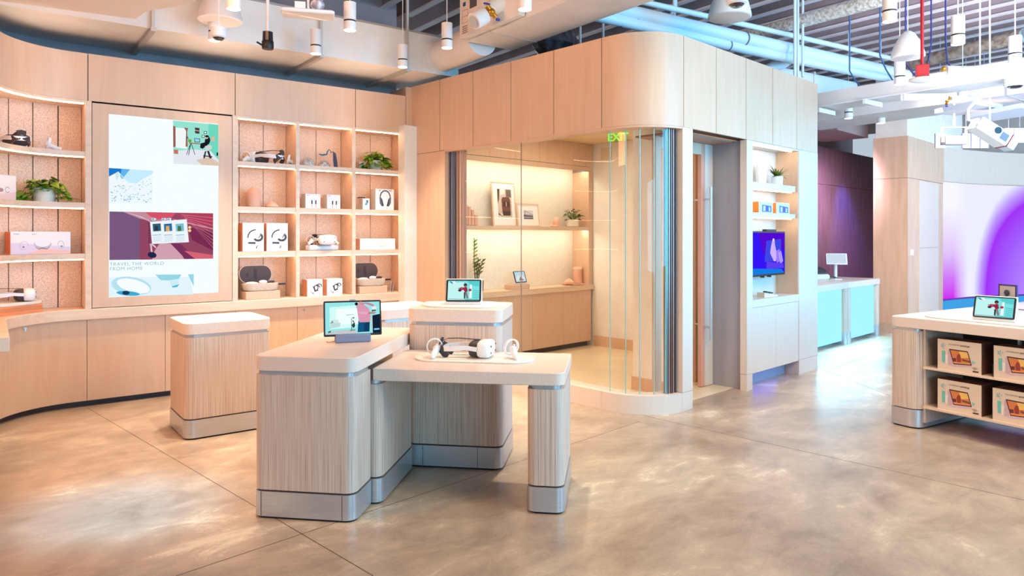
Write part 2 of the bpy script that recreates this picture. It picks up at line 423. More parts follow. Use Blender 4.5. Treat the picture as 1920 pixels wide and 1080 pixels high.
# --- glass room: path along wall B, round the corner, along wall C
XB, YC, RB = 4.77, 3.293, .45
L1 = 6.6 - (YC+RB); LA = RB*math.pi/2
def PB(t, n):
    if t <= L1: return (XB + n, 6.6 - t)
    a = (t - L1)/RB
    if a <= math.pi/2: return (XB+RB - (RB-n)*math.cos(a), YC+RB - (RB-n)*math.sin(a))
    return (XB+RB + (t-L1-LA), YC + n)
def tY(Y): return 6.6 - Y
def tX(X): return L1 + LA + X - (XB+RB)
cuts = [tY(y) for y in (6.6, 6.08, 5.522, 4.955, 4.387, 3.824)] + [tX(x) for x in (5.22, 5.759, 6.315, 6.87, 7.43, 7.968)]
for a, b_ in zip(cuts, cuts[1:]):
    tn += 1; struct('trim_%d' % tn, MB().prism(sweep(PB, a+.004, b_-.004, 0, .02, .03), 2.43, 3.21), maple, FW)
tn += 1; struct('trim_%d' % tn, MB().prism(sweep(PB, 0, cuts[-1], .021, .14, .03), 2.436, 3.2), seam, FW)
tn += 1; struct('trim_%d' % tn, MB().prism(sweep(PB, tY(6.0), tX(5.36), .004, .15, .03), 2.412, 2.436), maple, FW)
# solid wall beside the corner
struct('wall_back', MB().box(XB, XB+.14, 5.99, 6.6, 0, 2.426), maple, FW)
# curb under the glass
for a, b_ in ((tY(5.99), tY(4.95)), (tY(4.95), tY(3.83)), (tY(3.83), tX(5.20)), (tX(5.20), tX(5.364))):
    tn += 1; struct('trim_%d' % tn, MB().prism(sweep(PB, a+.001, b_-.001, 0, .16, .03), 0, .157), maple_lit, FW)
# post at the door side
tn += 1; struct('trim_%d' % tn, MB().box(5.204, 5.364, YC, 3.45, .16, 2.428), maple_lit, FW)
# glass panes (window_n) and the stacked frames at both ends
gl = [tY(5.70), tY(4.865), tY(3.83), None]
def tpx(px, n=.055):
    lo, hi = tY(4.5), tX(5.3)
    for _ in range(40):
        m = (lo+hi)/2; X, Y = PB(m, n); d = X*SY + Y*CY; p = 960 + F_PX*(X*CY - Y*SY)/d
        if p < px: lo = m
        else: hi = m
    return lo
gl = [tY(5.70), tY(4.865), tpx(1144), tpx(1173), tpx(1199.5), tpx(1226), tpx(1248)]
for i, (a, b_) in enumerate(zip(gl, gl[1:])):
    w = struct('window_%d' % (i+1), MB().prism(sweep(PB, a+.002, b_-.002, .05, .058, .03), .158, 2.41), glass, FW)
    x0, y0 = PB(b_, .054)
    e = part('pane_edge', MB().prism(rrect(-.004, .004, -.004, .004, .001, 1), .158, 2.41), glass_edge if i else flat((150,120,104), .3), None, loc=(0,0,0))
    e.parent = w; e.location = (x0, y0, 0); e['kind'] = 'structure'
def fins(name, label, ts, mats, fr):
    t = thing(name, label, 'door track')
    for q, tt in enumerate(ts):
        x, y = PB(tt, .07); 
        a = 0 if tt < L1 else min(math.pi/2, (tt-L1)/RB)
        o = part('frame_stile', MB().box(-.022, .022, -.006, .006, .158, 2.41), mats[q % len(mats)], t)
        o.location = (x, y, 0); o.rotation_euler = (0, 0, a)
fa_, fb_ = flat((104,112,138), .3, .6), flat((176,142,128), .35, .3)
fins('folding_door_stack', 'stack of slim metal folding glass door frames beside the shelving corner', [tY(5.97), tY(5.93), tY(5.89), tY(5.84), tY(5.79), tY(5.74)], [fa_, flat((150,160,186), .3, .5), fa_, fb_, flat((210,190,178), .4, .2), fb_], FW)
fins('folding_door_stack', 'stack of slim metal folding glass door frames at the rounded corner', [tpx(1250), tpx(1254), tpx(1258), tpx(1262), tpx(1266)], [flat((120,150,158), .3, .6), fb_, flat((120,92,86), .35, .4), fb_, flat((96,92,100), .3, .6)], FW)

# inside of the glass room
roomfloor = textured('light_room_floor', (2, 2, 2), [(.3, (226,206,170)), (.7, (240,222,190))], .28, 5)
mb = MB().prism([(4.93,6.6),(4.93,3.8),(5.05,3.55),(5.25,3.455),(7.5,3.455),(7.5,6.6)], .0, .004); struct('floor', mb, roomfloor)
struct('ceiling', MB().box(4.92, 7.96, 3.42, 6.75, 2.745, 2.79), textured('room_ceiling', (5,5,5), [(.3,(226,196,150)),(.7,(238,210,168))], .5))
struct('wall_right', MB().box(7.46, 7.56, 3.72, 6.62, 0, 2.744), plaster)
struct('baseboard_right', MB().box(7.445, 7.46, 3.72, 6.1, 0, .145), maple)
struct('wall_inner', MB().box(4.6, 7.56, 6.5, 6.62, 0, 2.744), plaster)
struct('wall_column', MB().box(5.6, 6.02, 3.75, 4.1, 0, 2.744), plaster)
struct('baseboard_column', MB().box(5.588, 6.03, 3.738, 4.112, 0.001, .13), maple)
struct('wall_far_side', MB().box(7.87, 7.968, 3.56, 6.7, 0, 3.2), maple_lit)
struct('wall_rear', MB().box(5.3, 7.86, 6.66, 6.74, 0, 3.2), greywall)

# door recess
tn += 1; struct('trim_%d' % tn, MB().box(6.33, 6.443, YC, 3.362, .159, 2.428).box(6.33, 6.443, YC, 3.362, 0, .156), maple_lit)
tn += 1; struct('trim_%d' % tn, MB().box(6.362, 6.44, 3.364, 3.70, .0, 2.428), textured('grey_laminate', (9,9,1), [(.3,(150,142,146)),(.7,(164,156,160))], .35, 4))
tn += 1; struct('trim_%d' % tn, MB().box(5.364, 6.36, YC+.15, 3.9, 2.412, 2.428), flat((170,134,118), .5))
dr = thing('door_1', None, None); dr['kind'] = 'structure'
for nm, m_, mt in (('door_stile', MB().box(6.21, 6.36, 3.675, 3.715, .01, 2.41), maple_lit), ('door_edge', MB().box(6.15, 6.209, 3.68, 3.72, .01, 2.41), flat((226,160,136), .45)),
                   ('door_stile', MB().box(6.325, 6.42, 3.85, 3.89, .01, 2.41), maple), ('door_rail', MB().box(5.37, 6.15, 3.68, 3.72, 2.3, 2.41), maple), ('door_stile', MB().box(5.37, 5.46, 3.68, 3.72, .01, 2.30), maple)):
    o = part(nm, m_, mt, dr); o['kind'] = 'structure'
def pull(x, y, z0, z1, zs, mat, back):
    mb = MB().cyl((x, y, z0), (x, y, z1), .014)
    for z in zs: mb.cyl((x, y, z), (x, back, z), .009)
    return mb
hx, hy, _ = onY(1333, 500, 3.60)
o = part('door_handle', pull(hx, hy, .47, 1.98, (.6, 1.86), steel, 3.68), steel, dr); o['kind'] = 'structure'
hx, hy, _ = onY(1311, 500, 3.80)
o = part('door_handle', pull(hx, hy, .47, 1.98, (.6, 1.86), steel, 3.85), steel, dr); o['kind'] = 'structure'

# outer wall C with the lit niche
tn += 1; struct('trim_%d' % tn, MB().box(7.486, 7.968, YC, 3.56, .159, 2.428).box(7.486, 7.968, YC, 3.56, 0, .156), maple_lit)
# far side of the hall
struct('wall_far', MB().box(8.0, 19.5, 5.5, 5.62, 0, 2.478).box(8.0, 19.5, 5.5, 5.62, 2.484, 3.19), darkwall)
struct('wall_far_upper', MB().box(8.0, 17.5, 6.4, 6.5, 0, 4.5), greywall)
colw = textured('column_veneer', (7, 7, .8), [(.3, (214,176,150)), (.7, (228,194,168))], .45, 5, nscale=2)
struct('wall_column', MB().box(13.02, 15.1, 3.87, 4.42, 0, 2.478).box(13.02, 15.1, 3.87, 4.42, 2.484, 3.19), colw)
struct('wall_column_upper', MB().box(13.08, 16.5, 3.9, 4.4, 3.19, 4.5), plaster)
def curve_pts(off):
    ks = [(15.04,3.87),(16.0,3.70),(16.88,3.41),(17.56,3.06),(18.2,2.58),(18.75,1.95),(19.1,1.2),(19.2,.3)]
    out = []
    for i in range(len(ks)):
        a, b_ = ks[max(0,i-1)], ks[min(len(ks)-1,i+1)]; t = Vector((b_[0]-a[0], b_[1]-a[1])).normalized()
        out.append((ks[i][0] - t.y*off, ks[i][1] + t.x*off))
    return out
def cpr(o0, o1): return curve_pts(o0) + curve_pts(o1)[::-1]
struct('wall_curved', MB().prism(cpr(.03, .15), 2.53, 3.19), maple_lit)
# painted hall end, closes the view past the curve
struct('wall_end', MB().box(19.6, 19.7, -9, 6.4, 0, 4.5), plaster)
# ============================================================ SHELVING WALL
ZS = [(2.192, 2.236), (1.742, 1.789), (1.296, 1.343)]        # shelf boards
def bay(label, t0, t1, left, right, seams):
    t = thing('shelf_unit', label, 'shelf', FA, group=None)
    for a, b_ in left + right: part('divider', MB().box(a, b_, 0, .33, .861, 2.682), maple_h, t)
    bk = MB(); cutsb = [t0] + seams + [t1]
    for a, b_ in zip(cutsb, cutsb[1:]): bk.prism(sweep(PA, a+.003, b_-.003, .30, .318), .861, 2.66)
    part('back_panel', bk, felt, t)
    part('backing', MB().prism(sweep(PA, t0, t1, .320, .33), .861, 2.66), seam, t)
    part('top_board', MB().prism(sweep(PA, t0, t1, .0, .318), 2.66, 2.682), maple_h, t)
    for z0, z1 in ZS:
        part('shelf', MB().prism(sweep(PA, t0+.001, t1-.001, .004, .299), z0, z1), maple_h, t)
    for z in (2.66, 2.192, 1.742, 1.296):
        part('light_strip', MB().prism(sweep(PA, t0+.01, t1-.01, .016, .028), z-.009, z-.0005), strip, t)
    return t
bay('curved lit shelf bay at the far left holding the long headset box', TE, .687, [], [(.687, .735)], [TE+.25*i for i in range(1, 6)] + [.04, .165, .29, .415, .54])
bay('lit shelf bay next to the big wall screen, with the tall peach vase', 1.975, 2.555, [(1.925, 1.975)], [], [2.07, 2.315])
bay('middle of the three straight shelf bays, with two clear domes on top', 2.595, 3.173, [(2.556, 2.594)], [], [2.64, 2.885])
bay('lit shelf bay beside the corner post, with trailing plant on top', 3.216, 3.802, [(3.174, 3.215)], [(3.803, 3.829)], [3.24, 3.53])
# worktop and cupboards
def PC(t, n):
    return PA(t, n - (.05*min(1, max(0, (SA-t)/.5)) if n < .1 else 0))
solid('worktop', MB().prism(sweep(PC, TE, 3.829, -.015, .33), .765, .860, bev=0), maple_h, 'long curved light wood worktop under the lit shelf bays', 'worktop', FA, bevel=.006)
cab = [(TE, -.42, 'behind the front left edge, mostly out of view'), (-.42, .703, 'curved, at the far left under the shelf bay'), (.703, 1.33, 'left one below the big wall screen'), (1.33, 1.96, 'right one below the big wall screen'),
       (1.96, 2.58, 'with a small plus mark, below the tall peach vase bay'), (2.58, 3.2, 'below the middle straight shelf bay'), (3.2, 3.829, 'next to the corner post')]
for a, b_, ds in cab:
    if a == TE: lab = 'light wood base cupboard at the left frame edge, nearest the viewer'
    else: lab = 'light wood base cupboard ' + ds
    t = thing('base_cabinet', lab, 'cabinet', FA)
    part('door', MB().prism(sweep(PA, a+.002, b_-.002, .03, .05), .052, .762), maple, t)
    part('cabinet_body', MB().prism(sweep(PA, a, b_, .051, .33), .05, .764), seam, t)
    part('toe_kick', MB().prism(sweep(PA, a, b_, .085, .3), 0, .05), flat((58,48,58), .5), t)
    if ds.startswith('curved'):
        pp = PA(.24, .022); part('shelf_peg', MB().cyl((pp[0], pp[1]+.02, .735), (pp[0], pp[1]-.004, .735), .012).cyl((pp[0], pp[1]-.004, .735), (pp[0], pp[1]-.004, .712), .008), white, t)
    if 'plus' in ds:
        s0, z0 = onA(570, 581, .03)
        part('plus_mark', MB().box(s0-.02, s0+.02, .0285, .0298, z0-.002, z0+.002).box(s0-.002, s0+.002, .0285, .0298, z0-.02, z0+.02), flat((150,100,76), .5), t)

# --- big wall screen
t = thing('wall_display', 'large portrait wall screen in a maple frame showing photo tiles on white', 'screen', FA)
part('frame', MB().box(.74, .866, 0, .06, .866, 2.668).box(1.795, 1.920, 0, .06, .866, 2.668).box(.866, 1.795, 0, .06, .866, .951).box(.866, 1.795, 0, .06, 2.583, 2.668), maple, t)
part('screen', MB().box(.866, 1.795, .004, .05, .951, 2.583), glow((240,248,255), 1.05), t)
part('shadow_gap', MB().box(.7365, 1.9235, .061, .07, .8615, 2.682), seam, t)
def scr(px, py): return onA(px, py, .003)
I = []
def q(c, *pts): I.append((c, [scr(*p) for p in pts]))
def ell(c, cx, cy, rx, ry, rot=0, n=18):
    ca, sa = math.cos(rot), math.sin(rot)
    I.append((c, [scr(cx + rx*math.cos(2*math.pi*k/n)*ca - ry*math.sin(2*math.pi*k/n)*sa, cy + rx*math.cos(2*math.pi*k/n)*sa + ry*math.sin(2*math.pi*k/n)*ca) for k in range(n)]))
# room photograph, top right
q((150,226,208), (324.5,226),(409.5,234),(409.5,311),(325,307))
q((110,216,190), (391,232),(409.5,234),(409.5,300),(391,290))
q((226,232,238), (325,283),(360,280),(395,283),(409.5,300),(409.5,311),(325,307))
q((220,196,178), (368,300),(392,294),(409.5,304),(409.5,311),(378,309))
q((240,246,246), (329,239),(351,241),(351,279),(330,277))
q((150,86,84), (324.5,236),(329,237),(329,275),(325,276)); q((160,96,90), (345,239),(353,240),(351,247),(352,275),(348,275),(349,246)); q((190,120,100), (326,280),(334,281),(334,289),(326,288))
for y_ in (241, 247): q((96,50,60), (365,y_-2),(374,y_-1),(374,y_+4),(366,y_+3))
for a in ((382,246,388,251), (378,253,384,258)): q((40,50,66), (a[0],a[1]),(a[2],a[1]),(a[2],a[3]),(a[0],a[3])); q((225,240,240), (a[0]+1,a[1]+1),(a[2]-1,a[1]+1),(a[2]-1,a[3]-1),(a[0]+1,a[3]-1))
q((240,180,150), (397,256),(402,256),(402,265),(397,265))
q((40,46,60), (364,259),(375,260),(375,267),(365,267)); q((150,210,240), (365,260),(374,261),(374,266),(366,266))
q((170,110,90), (355,267),(378,269),(378,271),(355,269))
for a, b_ in (((357,269),(349,290)), ((357,269),(353,291)), ((358,269),(365,290)), ((350,256),(353,261)), ((348,260),(352,256))):
    q((38,46,64), (a[0],a[1]),(a[0]+1.2,a[1]),(b_[0]+1.2,b_[1]),(b_[0],b_[1]))
ell((110,160,60), 356, 264, 3.5, 3)
ell((26,26,36), 389, 264, 5, 8, .2); ell((230,190,170), 387.5, 257.5, 3, 3); ell((20,22,30), 388, 255.5, 3.5, 2.2)
q((26,26,36), (376,269),(387,266),(389,272),(380,279),(375,277)); q((206,214,212), (384,274),(396,272),(398,279),(387,283))
q((44,40,50), (388,283),(392,283),(397,297),(393,297)); q((44,40,50), (384,284),(387,283),(384,297),(381,297)); q((44,40,50), (381,291),(398,293),(398,295),(381,293)); q((30,34,40), (406,286),(409,286),(409,292),(406,292))
# mountain photograph
q((196,236,252), (204,315),(286.5,320),(286.5,381.5),(204.5,380.5))
q((24,120,204), (204,315),(232,316.5),(226,326),(214,330),(204.5,341)); q((96,180,232), (228,316.4),(244,317.4),(232,332),(226,326))
q((238,248,252), (204.3,331),(214,326),(222,321.5),(232,334),(240,342),(256,344),(270,334),(286.5,325),(286.5,381.5),(204.5,380.5))
q((204,230,240), (216,326),(222,321.5),(224,330),(218,339)); q((150,200,226), (226,326),(232,334),(229,336),(225,331))
rr_ = random.Random(3)
for _ in range(120):
    x = rr_.uniform(206, 285); y = rr_.uniform(345 - max(0, x-256)*.5, 379); w = rr_.uniform(.6, 3.6)
    q(rr_.choice([(130,200,214),(96,176,198),(168,214,226),(190,226,236),(70,140,168)]), (x,y),(x+w,y-.5),(x+w*.7,y+.9),(x-.4,y+1.0))
# canyon photograph
q((120,88,124), (205,396.5),(399.5,400),(399.5,485),(205,487.5))
q((146,70,98), (262,397.5),(399.5,400),(399.5,485),(262,487)); q((196,140,156), (230,397),(275,398),(320,412),(300,418),(262,410))
q((214,82,104), (272,398),(330,399),(322,408),(296,412),(282,406)); q((206,160,176), (300,455),(330,458),(345,485.8),(285,486.5),(290,470))
q((176,64,92), (330,399),(399.5,400),(399.5,425),(350,415)); q((232,150,166), (322,410),(399.5,428),(399.5,430),(330,414)); q((120,44,82), (350,425),(399.5,436),(399.5,470),(360,450))
q((118,50,90), (318,455),(340,458),(366,485.5),(348,485.8)); q((214,100,120), (345,470),(399.5,478),(399.5,485),(366,485.5))
for k_ in range(9): q((214,120,140), (340+k_*3,402+k_*3),(399.5,408+k_*7),(399.5,409+k_*7),(341+k_*3,403.2+k_*3))
for k_ in range(7): q((214,196,214), (236+k_*5,398+k_*1.6),(268+k_*4,407+k_*2.2),(268+k_*4,408.4+k_*2.2),(240+k_*5,398.5+k_*1.8))
q((236,244,250), (281,416),(350,411),(354,454),(285,457.5))
for k_ in range(12): q((40,40,66), (277.5,418+k_*3.3),(281.5,417.6+k_*3.3),(281.5,418.8+k_*3.3),(277.5,419.2+k_*3.3))
for (x, c1, c2) in ((286,(50,96,120),(40,60,80)), (307,(40,110,170),(230,170,90)), (329,(120,190,214),(70,120,70))):
    q(c1, (x,420),(x+15,418.8),(x+16,433),(x+1,434)); q(c2, (x+4,424),(x+10,423.5),(x+11,433.2),(x+4,433.6))
    q((120,190,214), (x,440.5),(x+16,439.5),(x+16,440.8),(x,441.8))
    for r_ in range(4): q((190,214,226), (x+1,444+r_*2.6),(x+17,443+r_*2.6),(x+17,443.9+r_*2.6),(x+1,444.9+r_*2.6))
for x in (284, 303, 313): q((210,230,240), (x,409),(x+8,408.6),(x+8,413),(x,413.4)); q((96,150,180), (x+1,410),(x+5,409.8),(x+5,412),(x+1,412.2))
for y_ in (426.5, 432.5): ell((255,214,150), 355.5, y_, 2.8, 2.6)
q((226,200,214), (281,457),(284,457),(286,474),(283,474)); q((226,200,214), (284,456),(292,462),(293,466),(285,460)); ell((30,40,72), 285, 478, 8.5, 5.5, .2)
# caption and lowest tile
q((226,244,252), (204,520),(356,519),(362,552.5),(204,556))
ell((180,226,240), 246, 536, 38, 17, .15); ell((246,252,255), 250, 536, 32, 12, .25); ell((60,170,212), 240, 550, 22, 4.4, .08); ell((30,60,90), 236, 549, 7, 4)
q((150,214,226), (291,515),(340,514.5),(335,523),(315,526),(301,525)); q((150,214,226), (352,514.5),(363,514),(363,537)); q((206,236,244), (318,526),(334,524),(336,535),(322,538)); q((70,180,206), (322,537),(336,533),(332,538),(323,539))
art('screen_picture', t, I, .0036, 1.0, step=.00002)
capm = glow((150,190,206), .9)
s1, z1 = scr(205.5, 498.5); text('caption', 'TRAVEL THE WORLD\nFROM HOME', .042, t, (s1, .0008, z1), (math.pi/2, 0, 0), capm, sx=1.12)

# ============================================================ SMALL DEVICES
# headset: visor towards +x, origin under its middle
def headset(label, fr, loc, rot, grp=None, tilt=0, strapc=None, interior=False):
    t = thing('headset', label, 'headset', fr, loc, rot, grp)
    sc = strapc or darkgrey
    mb = MB()
    for i in range(9):
        pass
    prof = [(.030,.0), (.072,.004), (.092,.018), (.098,.04), (.098,.066), (.09,.088), (.07,.1), (.04,.104)]
    v, f_ = [], []
    n = 28
    for r, z in prof:
        for k_ in range(n):
            a = 2*math.pi*k_/n; ca, sa = math.cos(a), math.sin(a)
            ex = (abs(ca)**.55)*(1 if ca > 0 else -1); ey = (abs(sa)**.55)*(1 if sa > 0 else -1)
            v.append((.095 + ex*r*.5, ey*r*.98, z+.002))
    for i in range(len(prof)-1):
        for k_ in range(n): f_.append((i*n+k_, i*n+(k_+1)%n, (i+1)*n+(k_+1)%n, (i+1)*n+k_))
    f_ += [tuple(range(n-1,-1,-1)), tuple((len(prof)-1)*n+k_ for k_ in range(n))]
    part('visor', MB().faces(v, f_), white, t, 60)
    mb = MB().faces([(x - .052 + (.012 if k_ < 0 else 0), y*.86, z*.92+.003) for k_, (x, y, z) in enumerate(v)], f_)
    part('face_pad', mb, sc, t, 60)
    for yy in (-.06, .06):
        for zz in (.035, .075): part('tracking_camera', MB().cyl((.1405, yy, zz), (.1445, yy*1.0, zz), .005, 10), lens, t)
    pts = []
    for k_ in range(25):
        a = math.radians(72 + 216*k_/24); pts.append((-.055 + .13*math.cos(a)*1.05, .088*math.sin(a), .062 + .012*math.cos(a)))
    pts = [(.06, .092, .058)] + pts + [(.06, -.092, .058)]
    part('head_strap', MB().ribbon(pts, [.026]*3 + [.032]*(len(pts)-6) + [.026]*3, .006), white, t, 60)
    mb = MB()
    for sg in (-1, 1):
        mb.ribbon([(-.186, sg*.012, .066), (-.178, sg*.05, .05), (-.150, sg*.062, .02), (-.135, sg*.05, .004)], [.05,.05,.04,.03], .006, side=(.3,0,1))
    mb.ribbon([(-.19, -.03, .09), (-.195, 0, .096), (-.19, .03, .09)], .04, .006, side=(.3,0,1))
    part('rear_pad', mb, sc, t, 60)
    part('top_strap', MB().ribbon([(-.185,0,.09),(-.15,0,.108),(-.08,0,.112),(0,0,.108),(.06,0,.106)], .024, .003, side=(0,1,0)), sc, t, 60)
    return t
def controller(label, fr, loc, rot, grp=None, group_cat='controller', lie=0):
    t = thing('controller', label, group_cat, fr, loc, rot, grp)
    pts = [(.045*math.cos(2*math.pi*k_/28), .0 , .062+.047*math.sin(2*math.pi*k_/28)) for k_ in range(28)]
    pts = [(x, y - .012*((z-.06)/.05), z) for x, y, z in pts]
    part('tracking_ring', MB().ribbon(pts, .02, .006, closed=True, side=(0,1,0)), white, t, 60)
    part('grip', MB().tube([(.012,.0,.052),(.002,-.03,.036),(-.010,-.062,.022),(-.016,-.08,.018)], [.02,.019,.018,.014], 14), white, t, 60)
    part('button_face', MB().ball((.014,.002,.046), .026, (1,.75,.9)).cyl((.014,-.008,.068), (.014,-.012,.078), .006, 10), white, t, 60)
    part('trigger', MB().ball((-.016,-.084,.018), .016), white, t, 60)
    return t
def smart_display(label, fr, loc, rot, w=.25, h=.165, dep=.075, grp=None, picture='jump', case=None):
    """speaker-backed tablet stand: wedge body, tilted screen facing -y"""
    t = thing('smart_display', label, 'smart display', fr, loc, rot, grp)
    tl = .055
    prof = [(0, .0), (dep, 0), (dep, .02), (tl+.02, h), (tl, h), (-.004, .006)]
    n = len(prof); v = [(x, y, z) for x in (-w/2, w/2) for y, z in prof]
    f_ = [tuple(range(n)), tuple(range(2*n-1, n-1, -1))] + [(i, (i+1)%n, n+(i+1)%n, n+i) for i in range(n)]
    part('speaker_body', MB().faces(v, f_), case or offwhite, t, bevel=.008)
    hold = D.objects.new('screen_panel', None)
    D.objects.remove(hold)
    ang = math.atan2(tl+.004, h-.006)
    m_ = MB().prism(rrect(-w/2+.003, w/2-.003, -h/2+.012, h/2-.004, .012, 4), -.004, .004)
    b_ = part('bezel', m_, black, t, loc=(0, tl/2-.006, h/2+.004), rot=(math.pi/2 - ang, 0, 0))
    # rotate helper: local x right, local y up the glass, local z out of the glass
    I2 = pictures(picture, w-.03, h-.034)
    a = art('screen_picture', b_, I2, 0, 1.0, step=.00005); a.rotation_euler = (-math.pi/2, 0, 0); a.location = (0, .004, .0046)
    return t
def pictures(kind, w, h):
    W_, H_ = w/2, h/2; P = lambda x, z: (-W_ + x*w, -H_ + z*h)
    def Q(c, *pts): return (c, [P(*p) for p in pts])
    def C(c, cx, cz, rx, rz, n=14): return (c, [P(cx+rx*math.cos(2*math.pi*k_/n), cz+rz*math.sin(2*math.pi*k_/n)) for k_ in range(n)])
    if kind == 'jump':
        L = [Q((130,226,226), (0,0),(1,0),(1,1),(0,1)), Q((196,244,240), (0,0),(.55,0),(.5,.92),(0,.9)), Q((90,206,206), (.72,.75),(1,.7),(1,1),(.6,1))]
        L += [Q((60,190,190), (.8,.12+.09*k_),(.99,.1+.09*k_),(.99,.13+.09*k_),(.8,.15+.09*k_)) for k_ in range(5)]
        L += [Q((236,250,248), (.68,.1),(.76,.1),(.76,.8),(.7,.8)), Q((40,120,190), (.05,.97),(.1,.86),(.17,.85),(.1,.96)), Q((236,244,246), (.1,.95),(.2,.84),(.27,.86),(.2,.97)), Q((50,120,120), (.02,.04),(.98,.02),(.98,.04),(.02,.06))]
        L += [C((70,46,52), .55, .78, .055, .09), C((150,96,84), .55, .71, .03, .05), Q((150,40,70), (.42,.62),(.6,.68),(.63,.45),(.55,.38),(.5,.52),(.36,.5)), Q((190,70,100), (.4,.66),(.5,.66),(.46,.5),(.36,.52)),
              C((96,30,56), .38, .5, .055, .07), C((176,60,90), .7, .52, .05, .07), Q((110,60,60), (.33,.58),(.42,.6),(.42,.64),(.33,.62)), Q((60,50,60), (.51,.4),(.56,.4),(.56,.08),(.52,.06)), Q((150,120,116), (.55,.4),(.6,.44),(.66,.1),(.61,.06),(.58,.2))]
        return L
    if kind == 'mountain':
        return [Q((190,222,236), (0,0),(1,0),(1,1),(0,1)), Q((226,236,240), (0,.3),(.3,.7),(.45,.5),(.62,.85),(1,.3),(1,0),(0,0)), Q((150,120,116), (.3,.1),(.5,.5),(.6,.4),(.85,.1)), Q((110,80,80), (.45,.1),(.52,.4),(.62,.1)), Q((206,214,216), (0,0),(1,0),(1,.12),(0,.14))]
    if kind == 'caller':
        L = [Q((150,226,226), (0,0),(1,0),(1,1),(0,1)), Q((206,246,242), (.08,.16),(.56,.2),(.56,.9),(.08,.86)), Q((236,250,248), (.2,.3),(.6,.3),(.6,.8),(.2,.8)), Q((190,196,200), (0,0),(.56,0),(.56,.14),(.1,.1),(0,.03))]
        L += [Q((186,214,212), (.07,.18),(.26,.24),(.28,.36),(.1,.34)), Q((206,226,222), (.1,.34),(.25,.36),(.24,.46),(.1,.46)), Q((130,160,160), (.08,.34),(.15,.36),(.13,.44)), Q((40,110,110), (.05,.05),(.1,.07),(.1,.12),(.05,.1))]
        L += [Q((40,84,84), (.47,.12),(.48,.12),(.48,.5),(.47,.5)), Q((40,84,84), (.44,.1),(.54,.11),(.54,.13),(.44,.12)), C((30,70,72), .51, .26, .03, .07), Q((40,84,84), (.49,.4),(.53,.3),(.54,.32),(.5,.44)), C((36,80,80), .51, .5, .02, .02), Q((120,190,186), (.38,.58),(.52,.6),(.52,.615),(.38,.6))]
        L += [Q((20,84,126), (.58,.04),(.8,.05),(.81,.4),(.6,.4)), Q((16,60,96), (.7,.05),(.8,.05),(.81,.38),(.7,.3)), Q((214,150,176), (.57,.92),(.68,.96),(.8,.78),(.84,.46),(.8,.35),(.62,.35),(.6,.5)), Q((198,128,160), (.66,.9),(.74,.94),(.88,.84),(.9,.9),(.78,.98),(.68,.97)),
              Q((226,166,190), (.6,.7),(.78,.68),(.92,.64),(.92,.6),(.76,.6),(.62,.62)), C((206,150,136), .65, .97, .04, .05), C((20,18,26), .57, .94, .03, .05), Q((226,232,230), (.84,.7),(.93,.72),(.94,.84),(.86,.84)), Q((60,90,96), (.85,.68),(.93,.7),(.93,.74),(.85,.74)), Q((176,130,120), (.76,.6),(.9,.62),(.94,.66),(.8,.67)),
              Q((20,30,52), (.86,0),(1,0),(1,.6),(.86,.56)), Q((120,210,240), (.885,.09),(.985,.1),(.985,.145),(.885,.14)), Q((170,214,214), (.82,.12),(.86,.12),(.86,.52),(.82,.5))]
        return L
    if kind == 'warm':
        return [Q((206,120,70), (0,0),(1,0),(1,1),(0,1)), Q((236,190,110), (.5,.55),(1,.6),(1,1),(.4,1)), Q((120,60,46), (0,.55),(.5,.62),(.5,.72),(0,.66)), C((150,60,44), .42, .5, .1, .3), C((90,40,40), .42, .82, .05, .08), Q((110,56,44), (.05,.2),(.25,.2),(.25,.5),(.05,.5)), Q((96,84,60), (.6,.35),(1,.32),(1,.5),(.6,.5)), Q((226,140,84), (0,0),(1,0),(1,.14),(0,.14))]
def product_box(label, w, h, d, fr, loc, rot, grp, side=None, draw=None, cat='box', faces=offwhite):
    """carton: face towards -y, origin at the middle of the bottom front edge"""
    t = thing('product_box', label, cat, fr, loc, rot, grp)
    part('carton', MB().box(-w/2, w/2, 0, d, 0, h, mi=0), faces, t, bevel=.0015)
    if side: part('side_sleeve', MB().box(-w/2-.0008, -w/2+.0003, .003, d-.003, .003, h-.003), side, t)
    if draw: art('printed_face', t, draw, -.0012, step=.0001)
    return t
def hatch(c, pts, w): return [(c, p) for p in line(pts, w)]
def arc(cx, cz, rx, rz, a0, a1, n=12): return [(cx+rx*math.cos(math.radians(a0+(a1-a0)*k_/n)), cz+rz*math.sin(math.radians(a0+(a1-a0)*k_/n))) for k_ in range(n+1)]
DK, PK, GY = (58,40,48), (190,140,140), (196,190,190)
printm = flat((70,60,66), .5)
